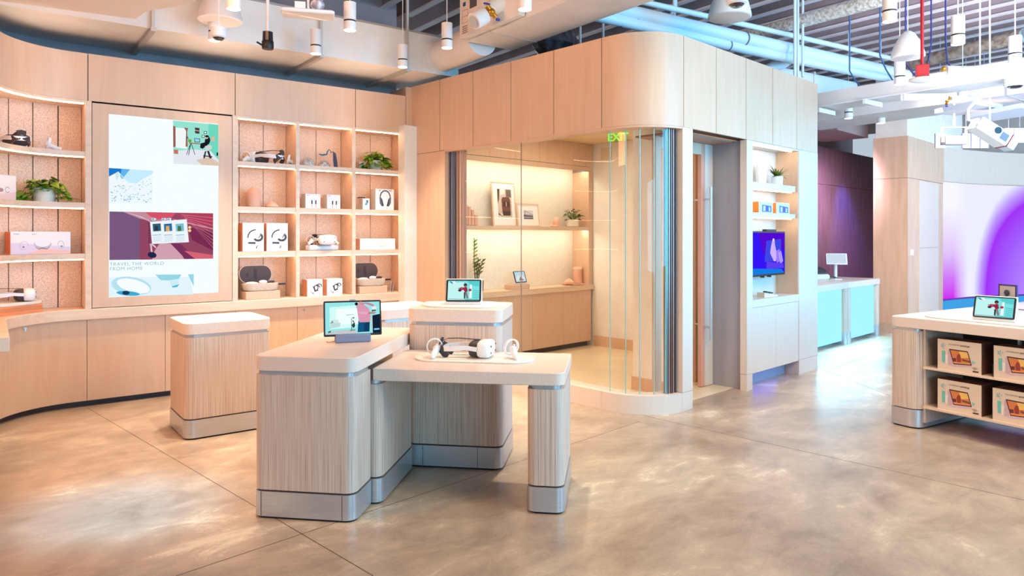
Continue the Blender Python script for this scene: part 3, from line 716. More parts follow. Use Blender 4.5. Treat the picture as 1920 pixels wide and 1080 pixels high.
# ============================================================ FURNITURE
def pedestal(label, fr, x0, x1, y0, y1, z0, z1, body=None, r=.055, legs=None, tr=None, group=None, cat='display table'):
    """x0..y1 outline of the top, z0..z1 its underside and top; legs = list of (x0,x1,y0,y1,radii)"""
    t = thing('display_table', label, cat, fr, (0,0,0), 0, group)
    part('tabletop', MB().prism(rrect(x0, x1, y0, y1, tr if tr is not None else r, 8), z0, z1, bev=.004), solidtop, t)
    for q_, (a, b_, c, d_, rr) in enumerate(legs):
        nm = 'leg' if len(legs) > 1 else 'body'
        part('metal_gap', MB().prism(rrect(a+.012, b_-.012, c+.012, d_-.012, rr, 8), z0-.022, z0-.0005), steel, t)
        o = part(nm, MB().prism(rrect(a, b_, c, d_, rr, 8), .152, z0-.022), plywood, t)
        part('metal_base', MB().prism(rrect(a-.004, b_+.004, c-.004, d_+.004, rr, 8), .012, .143), steel, o, label='brushed metal base cover')
        part('base_gap', MB().prism(rrect(a+.006, b_-.006, c+.006, d_-.006, rr, 6), .143, .152), seam, o)
        part('floor_foot', MB().prism(rrect(a+.006, b_-.006, c+.006, d_-.006, rr, 6), .0, .012), rubber, o)
    return t
R_ = .055
t1 = thing('display_table', 'grey-lit fluted display table holding the tablet, front left of the cluster', 'display table', FT)
part('tabletop', MB().prism(rrect(-1.902, -1.330, 3.50, 4.72, [.004,.06,.06,.06], 8), .781, .861, bev=.004), solidtop, t1)
def Lshape(o, z0, z1, mb=None):
    p = [(-1.90-o, 4.70+o), (-1.90-o, 3.50+.055)] + [(-1.845-(.055+o)*math.cos(a), 3.555-(.055+o)*math.sin(a)) for a in [math.pi/16*k_ for k_ in range(9)]]
    p += [(-1.39+(.055+o)*math.sin(a), 3.555-(.055+o)*math.cos(a)) for a in [math.pi/16*k_ for k_ in range(9)]]
    p += [(-1.335+o, 3.745), (-1.515+o, 3.745), (-1.515+o, 4.70+o)]
    return MB().prism(p, z0, z1)
part('metal_gap', Lshape(-.012, .759, .7805), steel, t1)
b1 = part('body', Lshape(0, .152, .759), plywood, t1)
part('metal_base', Lshape(.004, .012, .143), steel, b1, label='brushed metal base cover'); part('base_gap', Lshape(-.006, .143, .152), seam, b1); part('floor_foot', Lshape(-.006, 0, .012), rubber, b1)
for x in (-1.85, -1.40): part('cover_seam', MB().box(x-.0012, x+.0012, 3.4948, 3.4965, .014, .142), seam, b1)
pedestal('low bridge-like display table carrying the white headset, two fluted legs', FT, -1.325, -.258, 3.757, 4.405, .692, .762, legs=[(-.462, -.262, 3.765, 4.40, .05), (-1.505, -1.28, 3.765, 4.40, .05)], tr=[.004,.004,.004,.055])
t3 = pedestal('tallest fluted pedestal of the cluster, behind, holding a small video display', FT, -1.328, -.70, 4.415, 4.95, .942, 1.027, legs=[(-1.325, -.703, 4.42, 4.946, .055)])
for x in (-1.22, -.86): part('cover_seam', MB().box(x-.0012, x+.0012, 4.4145, 4.4165, .014, .142), seam, t3)
pedestal('bare white-topped fluted pedestal standing alone in front of the wall screen', FA, 1.155, 1.79, -1.615, -1.03, .77, .856, legs=[(1.158, 1.787, -1.612, -1.033, .07)], r=.075)
pedestal('mostly hidden fluted pedestal behind the tablet, near the corner shelves', FA, 2.69, 3.385, -1.62, -1.0, .77, .856, legs=[(2.693, 3.382, -1.617, -1.003, .07)], r=.09)
# big table at the right edge with shelves of cartons
t5 = thing('display_table', 'large dark-shelved wooden display table at the right edge', 'display table', FR)
part('tabletop', MB().prism(rrect(0, 3.0, 0, 2.7, [.05,.05,.05,.05], 8), .78, .862, bev=.004), solidtop, t5)
lg = part('leg', MB().prism(rrect(.0, .232, .0, 1.0, [.05,.05,.05,.09], 8), .152, .758), plywood, t5)
part('metal_base', MB().prism(rrect(-.004, .236, -.004, 1.004, [.05,.05,.05,.09], 8), .012, .145), steel, lg); part('metal_gap', MB().prism(rrect(.012, .22, .012, .98, .05, 8), .758, .7795), steel, lg)
part('floor_foot', MB().prism(rrect(.006, .226, .006, .99, .05, 8), 0, .012), rubber, lg)
part('inner_panel', MB().box(.232, .25, .06, 1.0, .05, .779), plywood, t5)
part('back_panel', MB().box(.25, 3.0, .62, .64, .03, .779), flat((60,44,40), .6), t5)
for z0, z1 in ((.475, .490), (.171, .187)): part('shelf', MB().box(.25, 3.0, .02, .62, z0, z1), maple_h, t5)
part('under_glow', MB().box(.40, 1.6, .10, .108, .164, .1695), glow((110,60,255), 2.5), t5)
part('bracket', MB().box(.775, .79, .3, .33, .491, .779), steel, t5)
for k_, x in enumerate((.66, .72, .79)): part('power_socket', MB().box(x, x+.03, .60, .618, .06, .1), flat((96,120,116) if k_ != 1 else (140,130,130), .4), t5)

def portal_face(w, h):
    W_ = w; I_ = [((226,204,180), R(-w/2, w/2, 0, h))]
    P = lambda x, z: (-w/2 + x*w, z*h)
    I_ += [((206,170,176), [P(.25,.17), P(.24,.66), P(.29,.7), P(.36,.22)]), ((214,180,186), [P(.25,.17), P(.33,.2), P(.79,.26), P(.78,.2), P(.36,.13)])]
    I_ += [((60,34,40), [P(.27,.71), P(.7,.70), P(.79,.26), P(.37,.22)])]
    I_ += [((214,124,70), [P(.30,.675), P(.685,.665), P(.765,.29), P(.385,.255)]), ((240,190,100), [P(.5,.66), P(.685,.665), P(.72,.5), P(.55,.45)]), ((120,70,50), [P(.56,.44), P(.745,.40), P(.755,.34), P(.58,.37)])]
    I_ += [((150,56,40), [P(x_, z_) for x_, z_ in ((.46,.3),(.44,.45),(.48,.58),(.53,.56),(.55,.4),(.54,.3))]), ((110,44,44), [P(.34,.42), P(.43,.43), P(.44,.32), P(.36,.31)]), ((236,150,84), [P(.37,.3), P(.76,.33), P(.765,.29), P(.385,.255)])]
    for dx, dz in ((0,.12),(.05,.08),(.08,.02),(-.05,.09),(-.06,.02),(.02,-.06)): I_.append(((120,180,186), [P(.14,.72), P(.14+dx-.012,.74+dz), P(.14+dx+.012,.76+dz)]))
    I_ += [((110,190,180), [P(.1,.62), P(.18,.62), P(.17,.24), P(.11,.24)]), ((236,228,216), [P(.18,.5), P(.24,.5), P(.22,.2), P(.19,.2)]), ((130,196,190), [P(.79,.42), P(.87,.38), P(.8,.3)])]
    I_ += [((180,150,130), [P(.78,.2), P(.86,.22), P(.93,.18), P(.85,.13)]), ((70,44,44), [P(.81,.1), P(.94,.1), P(.94,.055), P(.81,.055)])]
    return I_
bl = ['upper shelf, left carton with a tablet picture, on the right-hand table', 'upper shelf, right carton cut by the frame edge, on the right-hand table', 'lower shelf, left carton with a tablet picture, on the right-hand table', 'lower shelf, right carton cut by the frame edge, on the right-hand table']
for q_, (x, z) in enumerate(((.50, .490), (.885, .490), (.50, .187), (.878, .187))):
    t = product_box(bl[q_], .305, .228, .16, FR, (x, .045, z), 0, 'tablet cartons on the right-hand table', draw=portal_face(.305, .228), faces=flat((96,56,44), .5))
    text('lettering', 'FACEBOOK', .0125, t, (-.07, -.0052, .192), (math.pi/2, 0, 0), printm, sx=1.3)
    text('lettering', 'portal go', .0165, t, (.013, -.0052, .191), (math.pi/2, 0, 0), flat((50,36,40), .5), bold=True)

# ============================================================ THINGS ON THE TABLES
def mat(label, fr, x0, x1, y0, y1, z, th=.012, rot=0):
    cx, cy = (x0+x1)/2, (y0+y1)/2; w, h = (x1-x0)/2, (y1-y0)/2
    return solid('felt_mat', MB().prism(rrect(-w, w, -h, h, h*.98, 14), 0, th, bev=.004), wool, label, 'mat', fr, (cx, cy, z), rot)
mat('oblong cream felt mat under the white headset and controllers', FT, -1.185, -.46, 3.985, 4.27, .762)
mat('oblong cream felt mat under the small video display on the tall pedestal', FT, -1.285, -.715, 4.48, 4.86, 1.027)
h = headset('white headset lying side-on on the front felt mat', FT, (-.845, 4.135, .775), -3); h.scale = (.97, .97, .97)
controller('white ring controller left of the headset on the front mat', FT, (-1.06, 4.10, .775), 18)
controller('white ring controller right of the headset on the front mat', FT, (-.60, 4.13, .775), 40)
smart_display('small cream video display on the tall pedestal, dancer on screen', FT, (-.992, 4.60, 1.0395), 6, .243, .168)
# tablet on its speaker stand
t = thing('tablet', 'thin black tablet showing a video call, on a grey stand', 'tablet', FT, (-1.545, 4.03, .861), 26)
part('stand', MB().box(-.105, .105, -.02, .05, 0, .052), flat((128,134,156), .8), t, bevel=.008)
fp = part('screen_panel', MB().prism(rrect(-.17, .17, 0, .212, .008, 4), -.004, .004), black, t, loc=(0, -.012, .040), rot=(math.radians(76), math.radians(0), 0))
a = art('screen_picture', fp, pictures('caller', .322, .190), 0, 1.05, step=.00005); a.rotation_euler = (-math.pi/2, 0, 0); a.location = (0, .107, .0046)
part('webcam', MB().box(-.018, .018, .213, .219, -.005, .006), steel, fp)
part('cable', MB().tube([(-.10,.02,.008),(-.13,.0,.006),(-.15,.01,.004),(-.15,.05,.004)], .003, 6), flat((200,150,120), .6), t)
def toFR(px, py, z):
    X, Y = onz(px, py, z); dx, dy = X - FR.o[0], Y - FR.o[1]; c, s_ = math.cos(FR.a), math.sin(FR.a)
    return dx*c + dy*s_, -dx*s_ + dy*c
mat('long cream felt mat on the right-hand table under its display', FR, .14, 1.5, .10, .50, .862)
smart_display('cream video display on the right-hand table, dancer on screen', FR, (.66, .20, .875), 8, .27, .178)
ux, uy = toFR(1880, 566, .86)
t = thing('device_case', 'small opened dark case behind the display on the right-hand table', 'case', FR, (ux, uy, .862), -20)
part('case_base', MB().box(-.10, .10, -.05, .05, 0, .03), darkgrey, t, bevel=.004)
part('case_lid', MB().box(-.10, .10, .055, .07, .03, .165).box(-.082, .082, .053, .0555, .045, .15, mi=1), [flat((70,40,84), .5), flat((196,170,150), .6)], t)
part('device', MB().ball((0,.046,.085), .03, (1,.3,1)), darkgrey, t)
ux, uy = toFR(1893, 581, .86)
solid('cable', MB().tube([(0,0,.005),(.05,.02,.006),(.12,.03,.004),(.25,.1,.004)], .004, 6), flat((96,70,110), .6), 'thin loose dark cable on the right-hand table', 'cable', FR, (ux, uy, .862))

# ============================================================ THINGS ON THE SHELVES
def sx(px, n=.06): return onA(px, 442, n)[0]
Z1, Z2, Z3, Z4 = 2.2365, 1.7895, 1.3435, .861
def bw(p0, p1, n): return (sx(p0, n)+sx(p1, n))/2, sx(p1, n)-sx(p0, n)
def text_on(t, x, z, s='oculus', size=.014): text('lettering', s, size, t, (x, -.0030, z), (math.pi/2, 0, 0), printm)

# plants
def leaf(mb, base, dirv, L, W, mi=0, droop=.25, roll=0):
    d = Vector(dirv).normalized(); up = Vector((0,0,1)); sd = d.cross(up)
    sd = sd.normalized() if sd.length > .01 else Vector((1,0,0)); nn = sd.cross(d).normalized()
    sd = (sd*math.cos(roll) + nn*math.sin(roll)).normalized(); nn = sd.cross(d).normalized()
    b_ = Vector(base); prof = [(0,0),(.06,.34),(.22,.5),(.45,.46),(.7,.28),(.9,.1),(1,0)]
    mid = [b_ + d*L*u - nn*L*droop*u*u for u, _ in prof]
    vs, fs = [tuple(m) for m in mid], []
    n = len(prof)
    for sg in (-1, 1):
        o = len(vs); vs += [tuple(mid[i] + sd*sg*W*prof[i][1] + nn*W*.18*prof[i][1]) for i in range(n)]
        for i in range(n-1): fs.append((i, i+1, o+i+1, o+i) if sg > 0 else (i+1, i, o+i, o+i+1))
    mb.faces(vs, fs, mi)
def pothos(label, fr, loc, w, h, pr, seed, reach, n=80, ribs=True, cat='potted plant', pot=None):
    rd = random.Random(seed); t = thing('potted_plant', label, cat, fr, loc, 0, None)
    if ribs:
        mb = MB(); seg = 72; vs, fs = [], []
        for z, k_ in ((0, .9), (.01, .93), (h, 1.0), (h, .93), (h-.02, .92)):
            for i in range(seg):
                a = 2*math.pi*i/seg; rr = pr*k_*(1 + (.012 if i % 2 else -.012)*(1 if z < h else 0)); vs.append((rr*math.cos(a), rr*math.sin(a), z))
        for j in range(4): fs += [(j*seg+i, j*seg+(i+1)%seg, (j+1)*seg+(i+1)%seg, (j+1)*seg+i) for i in range(seg)]
        fs += [tuple(range(seg-1,-1,-1))]
        part('pot', MB().faces(vs, fs), pot or cream, t)
    else: part('pot', MB().lathe([(pr*.78,0),(pr,.02),(pr*1.02,h),(pr*.92,h),(pr*.9,h-.02)], seg=24), pot or cream, t)
    part('soil', MB().lathe([(1e-6,h-.012),(pr*.92,h-.018)], seg=20), soil, t)
    fo, st = MB(), MB()
    for k_ in range(n):
        a = 2*math.pi*k_/n*1.0 + rd.uniform(-.3,.3); ca, sa = math.cos(a), math.sin(a)*.55
        L = rd.uniform(.25, 1.0)*reach; topz = h + rd.uniform(.015,.06)*(1.3 - L/reach)*1.6
        drop = max(0, (L/reach-.35))*rd.uniform(.6,1.4)*h*1.5
        if sa > .05: L = min(L, .02)
        e = Vector((ca*(pr*.5+L), sa*(pr*.5+L), max(.03, topz - drop)))
        m1 = Vector((ca*(pr*.5+L*.5), sa*(pr*.5+L*.5), topz+.012))
        st.tube([(ca*pr*.3, sa*pr*.3, h-.02), tuple(m1), tuple(e)], .0018, 5)
        leaf(fo, e, (ca+rd.uniform(-.6,.6), min(sa, 0)-.5+rd.uniform(-.5,.3), rd.uniform(-.6,.25)), rd.uniform(.065,.10), rd.uniform(.062,.088), roll=rd.uniform(-.6,.6))
    part('foliage', fo, leafm, t, 60); part('stem', st, leafd, t)
    return t
pp = lambda px, n=.14: None
def tpath(px, n):
    lo, hi = -.6, 3.0
    for _ in range(50):
        m = (lo+hi)/2; X, Y = A2W(*PA(m, n)); d = X*SY + Y*CY; p = 960 + F_PX*(X*CY - Y*SY)/d
        if p < px: lo = m
        else: hi = m
    return PA(lo, n)
def tdeg(px, n):                                              # heading of the shelf at that picture column
    a, b_ = tpath(px-3, n), tpath(px+3, n); return math.degrees(math.atan2(b_[1]-a[1], b_[0]-a[0]))
# curved bay
p = tpath(30, .13); headset('white headset with black face pad on the top shelf of the curved bay', FA, (*p, Z1), tdeg(30, .13)+62).scale = (1.05,1.05,1.05)
p = tpath(90, .12)
t = controller('white controller standing on the top shelf of the curved bay', FA, (*p, Z1), 100)
p = tpath(83, .13); pothos('trailing green plant in a ribbed white pot, second shelf of the curved bay', FA, (*p, 1.7895), .18, .118, .088, 3, .13)
p = tpath(8, .10); product_box('white box cut by the left frame edge beside the trailing plant', .24, .205, .09, FA, (*p, 1.7895), tdeg(10,.1), None,
    draw=[((246,240,238), R(-.118,.118,.003,.202)), ((240,214,208), [(-.118,.003),(.118,.003),(.118,.07),(-.118,.04)])] + hatch((150,110,120), arc(.03,.085,.022,.022,20,330), .004) + [((170,130,136), E(-.04,.08,.03,.016))])
p = tpath(77.5, .06); t = product_box('long white headset box with orange side on the curved bay', .44, .192, .15, FA, (*p, Z3), 13, None, side=flat((226,120,70), .45),
    draw=[((246,240,238), R(-.218,.218,.003,.189)), ((226,214,232), [(-.218,.003),(.218,.003),(.218,.06),(-.218,.1)]), ((244,196,178), [(-.1,.003),(.218,.003),(.218,.03),(0,.05)])]
    + [((190,186,196), E(.01,.085,.064,.042,20)), ((240,240,242), E(.01,.096,.058,.034,20)), ((120,110,130), [(-.045,.062),(-.02,.046),(0,.055),(.02,.055),(.04,.046),(.065,.062),(.06,.054),(.04,.04),(.02,.046),(0,.046),(-.02,.04),(-.04,.054)])]
    + hatch((190,176,186), arc(-.125,.075,.03,.033,-10,300), .003) + hatch((190,176,186), arc(.145,.08,.024,.033,-120,200), .003) + [((120,100,110), E(-.13,.062,.008,.006)), ((120,100,110), E(.15,.066,.008,.006))])
text_on(t, -.2, .166, 'oculus', .016); text_on(t, -.07, .166, 'quest 2', .012)
p = tpath(20, .10); t = thing('wood_block', 'layered orange wood block on the worktop at the far left', 'display block', FA, (*p, Z4), tdeg(26, .1))
part('ply_layer', MB().box(-.23, .205, -.10, .14, 0, .026), flat((236,150,100), .5), t); part('ply_layer', MB().box(-.23, .205, -.10, .14, .027, .052), flat((226,138,90), .5), t); part('ply_layer', MB().box(-.23, .205, -.10, .14, .053, .070), flat((240,160,112), .5), t)
cq = tdeg(26, .1); mat('thick cream felt pad on the layered wood block at the far left', FA, p[0]-.26, p[0]+.24, p[1]-.12, p[1]+.16, Z4+.071, .022, cq)
p2_ = tpath(27, .12); h = headset('white headset on the cream pad at the far left of the worktop', FA, (*p2_, Z4+.0945), cq-38); h.scale = (1.0,1.0,1.0)

# bay by the screen
headset('white headset with black strap on the top shelf beside the wall screen', FA, (sx(497,.13), .13, Z1), 128).scale = (1.05,1.05,1.2)
controller('white ring controller left of the black-strapped headset on the top shelf', FA, (sx(461,.12), .12, Z1), -20)
t = controller('white controller right of the black-strapped headset on the top shelf', FA, (sx(541,.12), .12, Z1), 70)
part('black_face', MB().ball((.02,-.02,.035), .022, (1,.5,1)), darkgrey, t)
t = solid('lidded_jar', MB().lathe([(1e-6,0),(.058,.002),(.068,.02),(.072,.08),(.070,.13),(.062,.16),(.045,.182),(.02,.198),(.008,.208),(1e-6,.21)], seg=32), terra, 'tall peach jar with pointed lid, second shelf beside the wall screen', 'jar', FA, (sx(475.5,.14), .14, Z2))
t = solid('lidded_dish', MB().lathe([(1e-6,0),(.058,.001),(.070,.012),(.066,.024),(.045,.048),(.02,.066),(.006,.076),(1e-6,.077)], seg=32), terra, 'low peach dish with conical lid right of the tall peach jar', 'dish', FA, (sx(509.5,.14), .14, Z2))
def strap_face(w, h):
    o = [((247,244,243), R(-w/2+.001, w/2-.001, .002, h-.002))]
    o += hatch(DK, arc(.03, h*.5, .085, .075, 95, 185, 10), .012) + hatch(DK, [(-.052, h*.30), (.02, h*.29)], .018) + hatch(DK, arc(.045,h*.5,.042,.035,-150,60,10), .022) + hatch((140,116,120), [(.05,h*.47),(.075,h*.6)], .01)
    o += [(DK, [(.02,h*.1),(.032,h*.2),(.04,h*.2),(.03,h*.1)]), ((236,214,214), [(-.02,h*.14),(.02,h*.26),(.018,h*.27),(-.02,h*.16)])]
    return o
for q_, (a_, b_) in enumerate(((455,495), (500,539.6))):
    c, w = bw(a_, b_, .04)
    t = product_box(['white box with a dark head strap drawing, left of the pair', 'white box with a dark head strap drawing, right of the pair'][q_], w, .285, .15, FA, (c, .04, Z3), 0, 'head strap boxes on the third shelf', side=flat((232,150,110), .5), draw=strap_face(w, .285))
    text_on(t, -w/2+.02, .262)
def stadium_case(label, px0, px1, bx0, bx1, n=.09):
    c, w = bw(px0, px1, n-.07)
    blk = solid('cork_block', MB().box(-(w/2-.012), w/2-.002, -.065, .12, 0, .08), cork, 'speckled block under the opened case ' + label, 'display block', FA, (c, n, Z4), bevel=.004)
    t = thing('carrying_case', 'opened grey felt case with black lining ' + label, 'case', FA, (c, n, Z4+.0805), 0, None)
    def st(w_, d_, r_): return rrect(-w_/2, w_/2, -d_/2, d_/2, r_, 10)
    mb = MB(); base = st(w, .19, .09)
    rings = [(.80, .0), (.93, .012), (1.0, .05), (1.0, .078), (.95, .078)]
    v = [(x*k_, y*k_+.02, z) for k_, z in rings for x, y in base]; nn_ = len(base); f_ = [(j*nn_+i, j*nn_+(i+1)%nn_, (j+1)*nn_+(i+1)%nn_, (j+1)*nn_+i) for j in range(4) for i in range(nn_)] + [tuple(range(nn_-1,-1,-1)), tuple(4*nn_+i for i in range(nn_))]
    part('case_base', mb.faces(v, f_), wool if False else textured('case_felt', (120,120,120), [(.3,(196,176,160)),(.7,(222,204,188))], .9, 2), t)
    lidm = MB().prism(st(w*.93, .185, .09), -.022, .0, mi=1).prism(st(w*.89, .172, .082), .0003, .002, mi=0)
    lo = part('case_lid', lidm, [darkgrey, textured('case_shell', (120,120,120), [(.3,(196,176,160)),(.7,(222,204,188))], .9, 2)], t, loc=(-w*.06, .104, .165), rot=(math.radians(82), 0, 0))
    part('lid_pocket', MB().prism(rrect(-.012, .012, -.05, .05, .01, 5), .0025, .006).prism(rrect(-.09, -.07, -.02, .02, .009, 5), .0025, .006), flat((40,30,34), .6), lo)
    part('contents', MB().ball((-.09,.0,.08), .05, (1.2,.8,.3)).ball((.02,-.01,.09), .035, (1.2,.8,.55)), white, t, 60)
    part('strap', MB().tube([(.05,0,.088),(.09,-.02,.092),(.13,.0,.088),(.14,.03,.084)], .012, 8).tube([(-.05,.02,.088),(0,.03,.094),(.05,.03,.09)], .009, 8), darkgrey, t, 60)
    part('stand_arm', MB().box(w/2+.002, w/2+.074, .0, .012, .052, .07), black, t)
    return t
stadium_case('in the shelf bay next to the wall screen', 459, 526, 462, 526)
stadium_case('in the shelf bay beside the corner post', 672.6, 727, 672, 727)
solid('wire_stand', MB().tube([(0,0,0),(.02,0,.12),(.055,.0,.12),(.03,0,0)], .003, 6), steel, 'thin wire stand right of the opened case by the corner post', 'stand', FA, (sx(731,.06), .06, Z4))

# middle bay
for px, r_, lab in ((577, .088, 'larger clear faceted dome, left on the top middle shelf'), (607.5, .070, 'smaller clear faceted dome beside the blue strap')):
    t = thing('clear_dome', lab, 'dome', FA, (sx(px,.14), .14, Z1))
    mb = MB(); prof = [(r_*math.cos(a), r_*1.15*math.sin(a)) for a in [math.radians(x) for x in (0,18,36,54,72)]] + [(1e-5, r_*1.15)]
    mb.lathe(prof, (0,0,0), 14); part('shell', mb, clear_plastic, t, None)
    part('inner_shape', MB().lathe([(r_*.8,.002),(r_*.72,r_*.45),(r_*.4,r_*.8),(1e-5,r_*.9)], (0,0,0), 9), textured('crinkled_film', (40,40,40), [(.35,(120,136,146)),(.6,(236,240,240))], .15, 4, bump=.5), t, None)
t = thing('blue_strap', 'shiny blue strap accessory draped right of the clear domes', 'strap', FA, (sx(615,.09), .09, Z1))
blu = flat((40,110,140), .25, coat=1)
part('strap_band', MB().ribbon([(-.10,0,.135),(-.06,0,.128),(-.015,0,.138),(-.005,0,.17),(.01,0,.19),(.03,0,.178),(.035,0,.15)], [.012,.02,.016,.012,.012,.014,.008], .004, side=(0,.4,1)), blu, t, 60)
part('strap_tail', MB().ribbon([(.028,0,.16),(.05,-.005,.172),(.07,-.005,.15),(.08,0,.08),(.088,0,.004)], [.014,.03,.04,.05,.052], .004, side=(1,.3,0)), flat((20,70,104), .25, coat=1), t, 60)
def jack_face(w, h):
    o = [((247,244,243), R(-w/2+.001, w/2-.001, .002, h-.002))]
    for x in (-.012, .03): o += [(DK, R(x-.007, x+.007, h*.3, h*.56)), ((150,110,116), R(x-.002, x+.002, h*.06, h*.3))]
    return o
for q_, (a_, b_) in enumerate(((572.6,601), (613,638))):
    c, w = bw(a_, b_, .05); t = product_box(['white box with two black plugs drawn on it, left of the pair', 'white box with two black plugs drawn on it, right of the pair'][q_], w, .152, .12, FA, (c, .05, Z2), 0, 'plug boxes on the middle bay second shelf', draw=jack_face(w, .152))
    text_on(t, -w/2+.012, .134, size=.011)
c = sx(604, .12)
t = thing('charging_dock', 'white dock on the third shelf holding a headset and controllers', 'dock', FA, (c, .12, Z3))
part('dock_body', MB().prism(rrect(-.178, .178, -.06, .06, .055, 8), 0, .058, bev=.012), white, t, 50)
headset('white headset sitting on the white dock, facing out', FA, (c, .10, Z3+.059), -84)
controller('white ring controller on the left end of the white dock', FA, (c-.13, .12, Z3+.059), -20).scale = (.9,.9,.9)
controller('white ring controller on the right end of the white dock', FA, (c+.13, .12, Z3+.059), 20).scale = (.9,.9,.9)
def hs_face(w, h):
    o = [((247,244,243), R(-w/2+.001, w/2-.001, .002, h-.002))]
    for pts in (arc(.02,h*.5,.03,.03,0,300,10), arc(.045,h*.62,.026,.018,-40,200,8), [(-.02,h*.6),(.0,h*.28),(.03,h*.42),(.03,h*.7)], [(0,h*.28),(-.01,h*.6)]): o += hatch(DK, pts, .010)
    o += hatch((150,130,136), [(-.05,h*.3),(-.03,h*.2),(-.015,h*.2)], .006) + [(DK, E(-.02,h*.17,.006,.006))]
    return o
for q_, (a_, b_) in enumerate(((576,605), (613,642))):
    c, w = bw(a_, b_, .03); t = product_box(['small white box with harness drawing on the worktop, left of the pair', 'small white box with harness drawing on the worktop, right of the pair'][q_], w, .178, .14, FA, (c, .03, Z4), 0, 'harness boxes on the worktop', side=flat((236,164,124), .5), draw=hs_face(w, .178))
    text_on(t, -w/2+.012, .158, size=.011)
# corner bay
pothos('bushy trailing plant in a cream pot on the top shelf beside the corner post', FA, (sx(703,.13), .13, Z1), .18, .11, .07, 11, .12, ribs=False)
product_box('small cream carton beside the bushy trailing plant', .075, .085, .06, FA, (sx(680,.12), .12, Z1), 0, None)
c, w = bw(704, 738.5, .03)
def phones_face(w, h):
    o = [((248,245,244), R(-w/2+.001, w/2-.001, .002, h-.002))]
    o += hatch((70,62,72), arc(.005, h*.6, .062, .075, 5, 175, 16), .014)
    o += [((96,92,108), [(.005-.072,h*.62),(.005-.055,h*.62),(.005-.02,h*.18),(.005-.045,h*.17),(.005-.068,h*.32)]), ((96,92,108), [(.005+.072,h*.62),(.005+.055,h*.62),(.005+.02,h*.18),(.005+.045,h*.17),(.005+.068,h*.32)])]
    o += [((40,34,40), [(-.05,h*.6),(-.032,h*.5),(-.012,h*.2),(-.03,h*.2)]), ((40,34,40), [(.06,h*.6),(.042,h*.5),(.022,h*.2),(.04,h*.2)]), ((90,80,90), R(.022,.025,.01,h*.2)), ((190,60,90), R(.045,.09,h-.022,h-.015)), ((90,80,90), R(-.07,-.055,h-.022,h-.012))]
    return o
t = product_box('tall white box with a picture of over-ear headphones', w, .235, .12, FA, (c, .03, Z2), 0, None, draw=phones_face(w, .235))
c, w = bw(680, 693, .03)
t = product_box('small white earphone box left of the headphone box', w, .122, .11, FA, (c, .03, Z2), 0, None, draw=[((248,245,244), R(-w/2+.001, w/2-.001, .002, .12)), ((60,60,80), E(.012,.095,.014,.008)), ((50,130,170), E(.012,.078,.014,.01)), ((70,150,180), E(.0,.06,.016,.011)), ((180,170,176), R(-.03,-.01,.108,.112))])
solid('earphone_cable', MB().tube([(-.05,0,.006),(-.03,-.01,.010),(0,0,.012),(.03,.005,.012),(.045,0,.008)], .006, 8), black, 'black cable clip lying on the small earphone box', 'cable', FA, (c-.03, .09, Z2+.1225))
c, w = bw(675, 741, .03)
t = product_box('long low white box with a line drawing, third shelf by the corner post', w, .125, .12, FA, (c, .03, Z3), 0, None, side=flat((240,190,160), .5),
    draw=[((247,248,250), R(-w/2+.001, w/2-.001, .002, .123)), ((206,230,240), [(-w/2+.001,.002),(-w/2+.05,.002),(-w/2+.01,.123),(-w/2+.001,.123)])] + [((206,196,196), E(.05,.06,.05,.026,18)), ((240,234,232), E(.05,.062,.046,.022,18))] + hatch((190,180,180), arc(.05,.055,.085,.045,0,180,12), .003) + hatch((206,200,200), [(-.02,.02),(.12,.02)], .002))
text_on(t, .1, .108, size=.009)
# ============================================================ INSIDE THE GLASS ROOM
NF = 6.13
t = thing('display_niche', 'wide brightly lit niche with one shelf inside the glass room', 'shelf')
mb = MB().box(4.93, 5.108, NF, NF+.35, .84, 2.42).box(5.112, 5.155, NF, NF+.35, .84, 2.37)
part('side_panel', mb, maple, t); part('side_panel', MB().box(7.37, 7.445, NF, NF+.35, .84, 2.37), maple, t)
mb = MB(); 
for a_, b_ in ((5.112, 6.057), (6.06, 7.445)): mb.box(a_, b_, NF, NF+.02, 2.372, 2.43)
part('header', mb, maple, t)
mb = MB()
for a_, b_ in ((4.93, 5.55), (5.553, 5.98), (5.983, 6.40), (6.403, 6.85), (6.853, 7.30), (7.303, 7.445)): mb.box(a_, b_, NF, NF+.02, 2.436, 2.743)
part('upper_panel', mb, maple, t)
part('back_panel', MB().box(5.155, 7.37, 6.42, 6.44, .84, 2.435), textured('pale_felt', (80,80,80), [(.3,(226,218,204)),(.7,(242,236,224))], .85, 3), t)
part('shelf', MB().box(5.156, 7.369, NF+.002, 6.419, 1.597, 1.617).box(5.156, 7.369, NF+.002, NF+.022, 1.571, 1.597), maple_h, t)
part('top_board', MB().box(5.155, 7.37, NF+.021, 6.419, 2.42, 2.435), maple, t)
for z in (2.419, 1.596): part('light_strip', MB().box(5.17, 7.36, NF+.04, NF+.08, z-.010, z-.001), glow((255,238,214), 19), t)
solid('worktop', MB().box(4.93, 7.444, NF-.03, 6.49, .772, .838), maple_h, 'long wood worktop along the back of the glass room', 'worktop')
lb = ['first from the left, behind the pedestal display', 'second from the left, half hidden by the tall pedestal', 'third from the left', 'right of the middle', 'last one beside the white room wall']
for q_, (a_, b_) in enumerate(((4.93, 5.13), (5.13, 5.70), (5.70, 6.28), (6.28, 6.85), (6.85, 7.42))):
    t = thing('base_cabinet', 'wooden cupboard in the glass room, ' + lb[q_], 'cabinet')
    part('door', MB().box(a_+.002, b_-.002, NF, NF+.02, .075, .768), maple, t); part('cabinet_body', MB().box(a_, b_, NF+.021, 6.49, .07, .771), seam, t); part('toe_kick', MB().box(a_, b_, NF+.07, 6.48, .005, .07), seam, t)
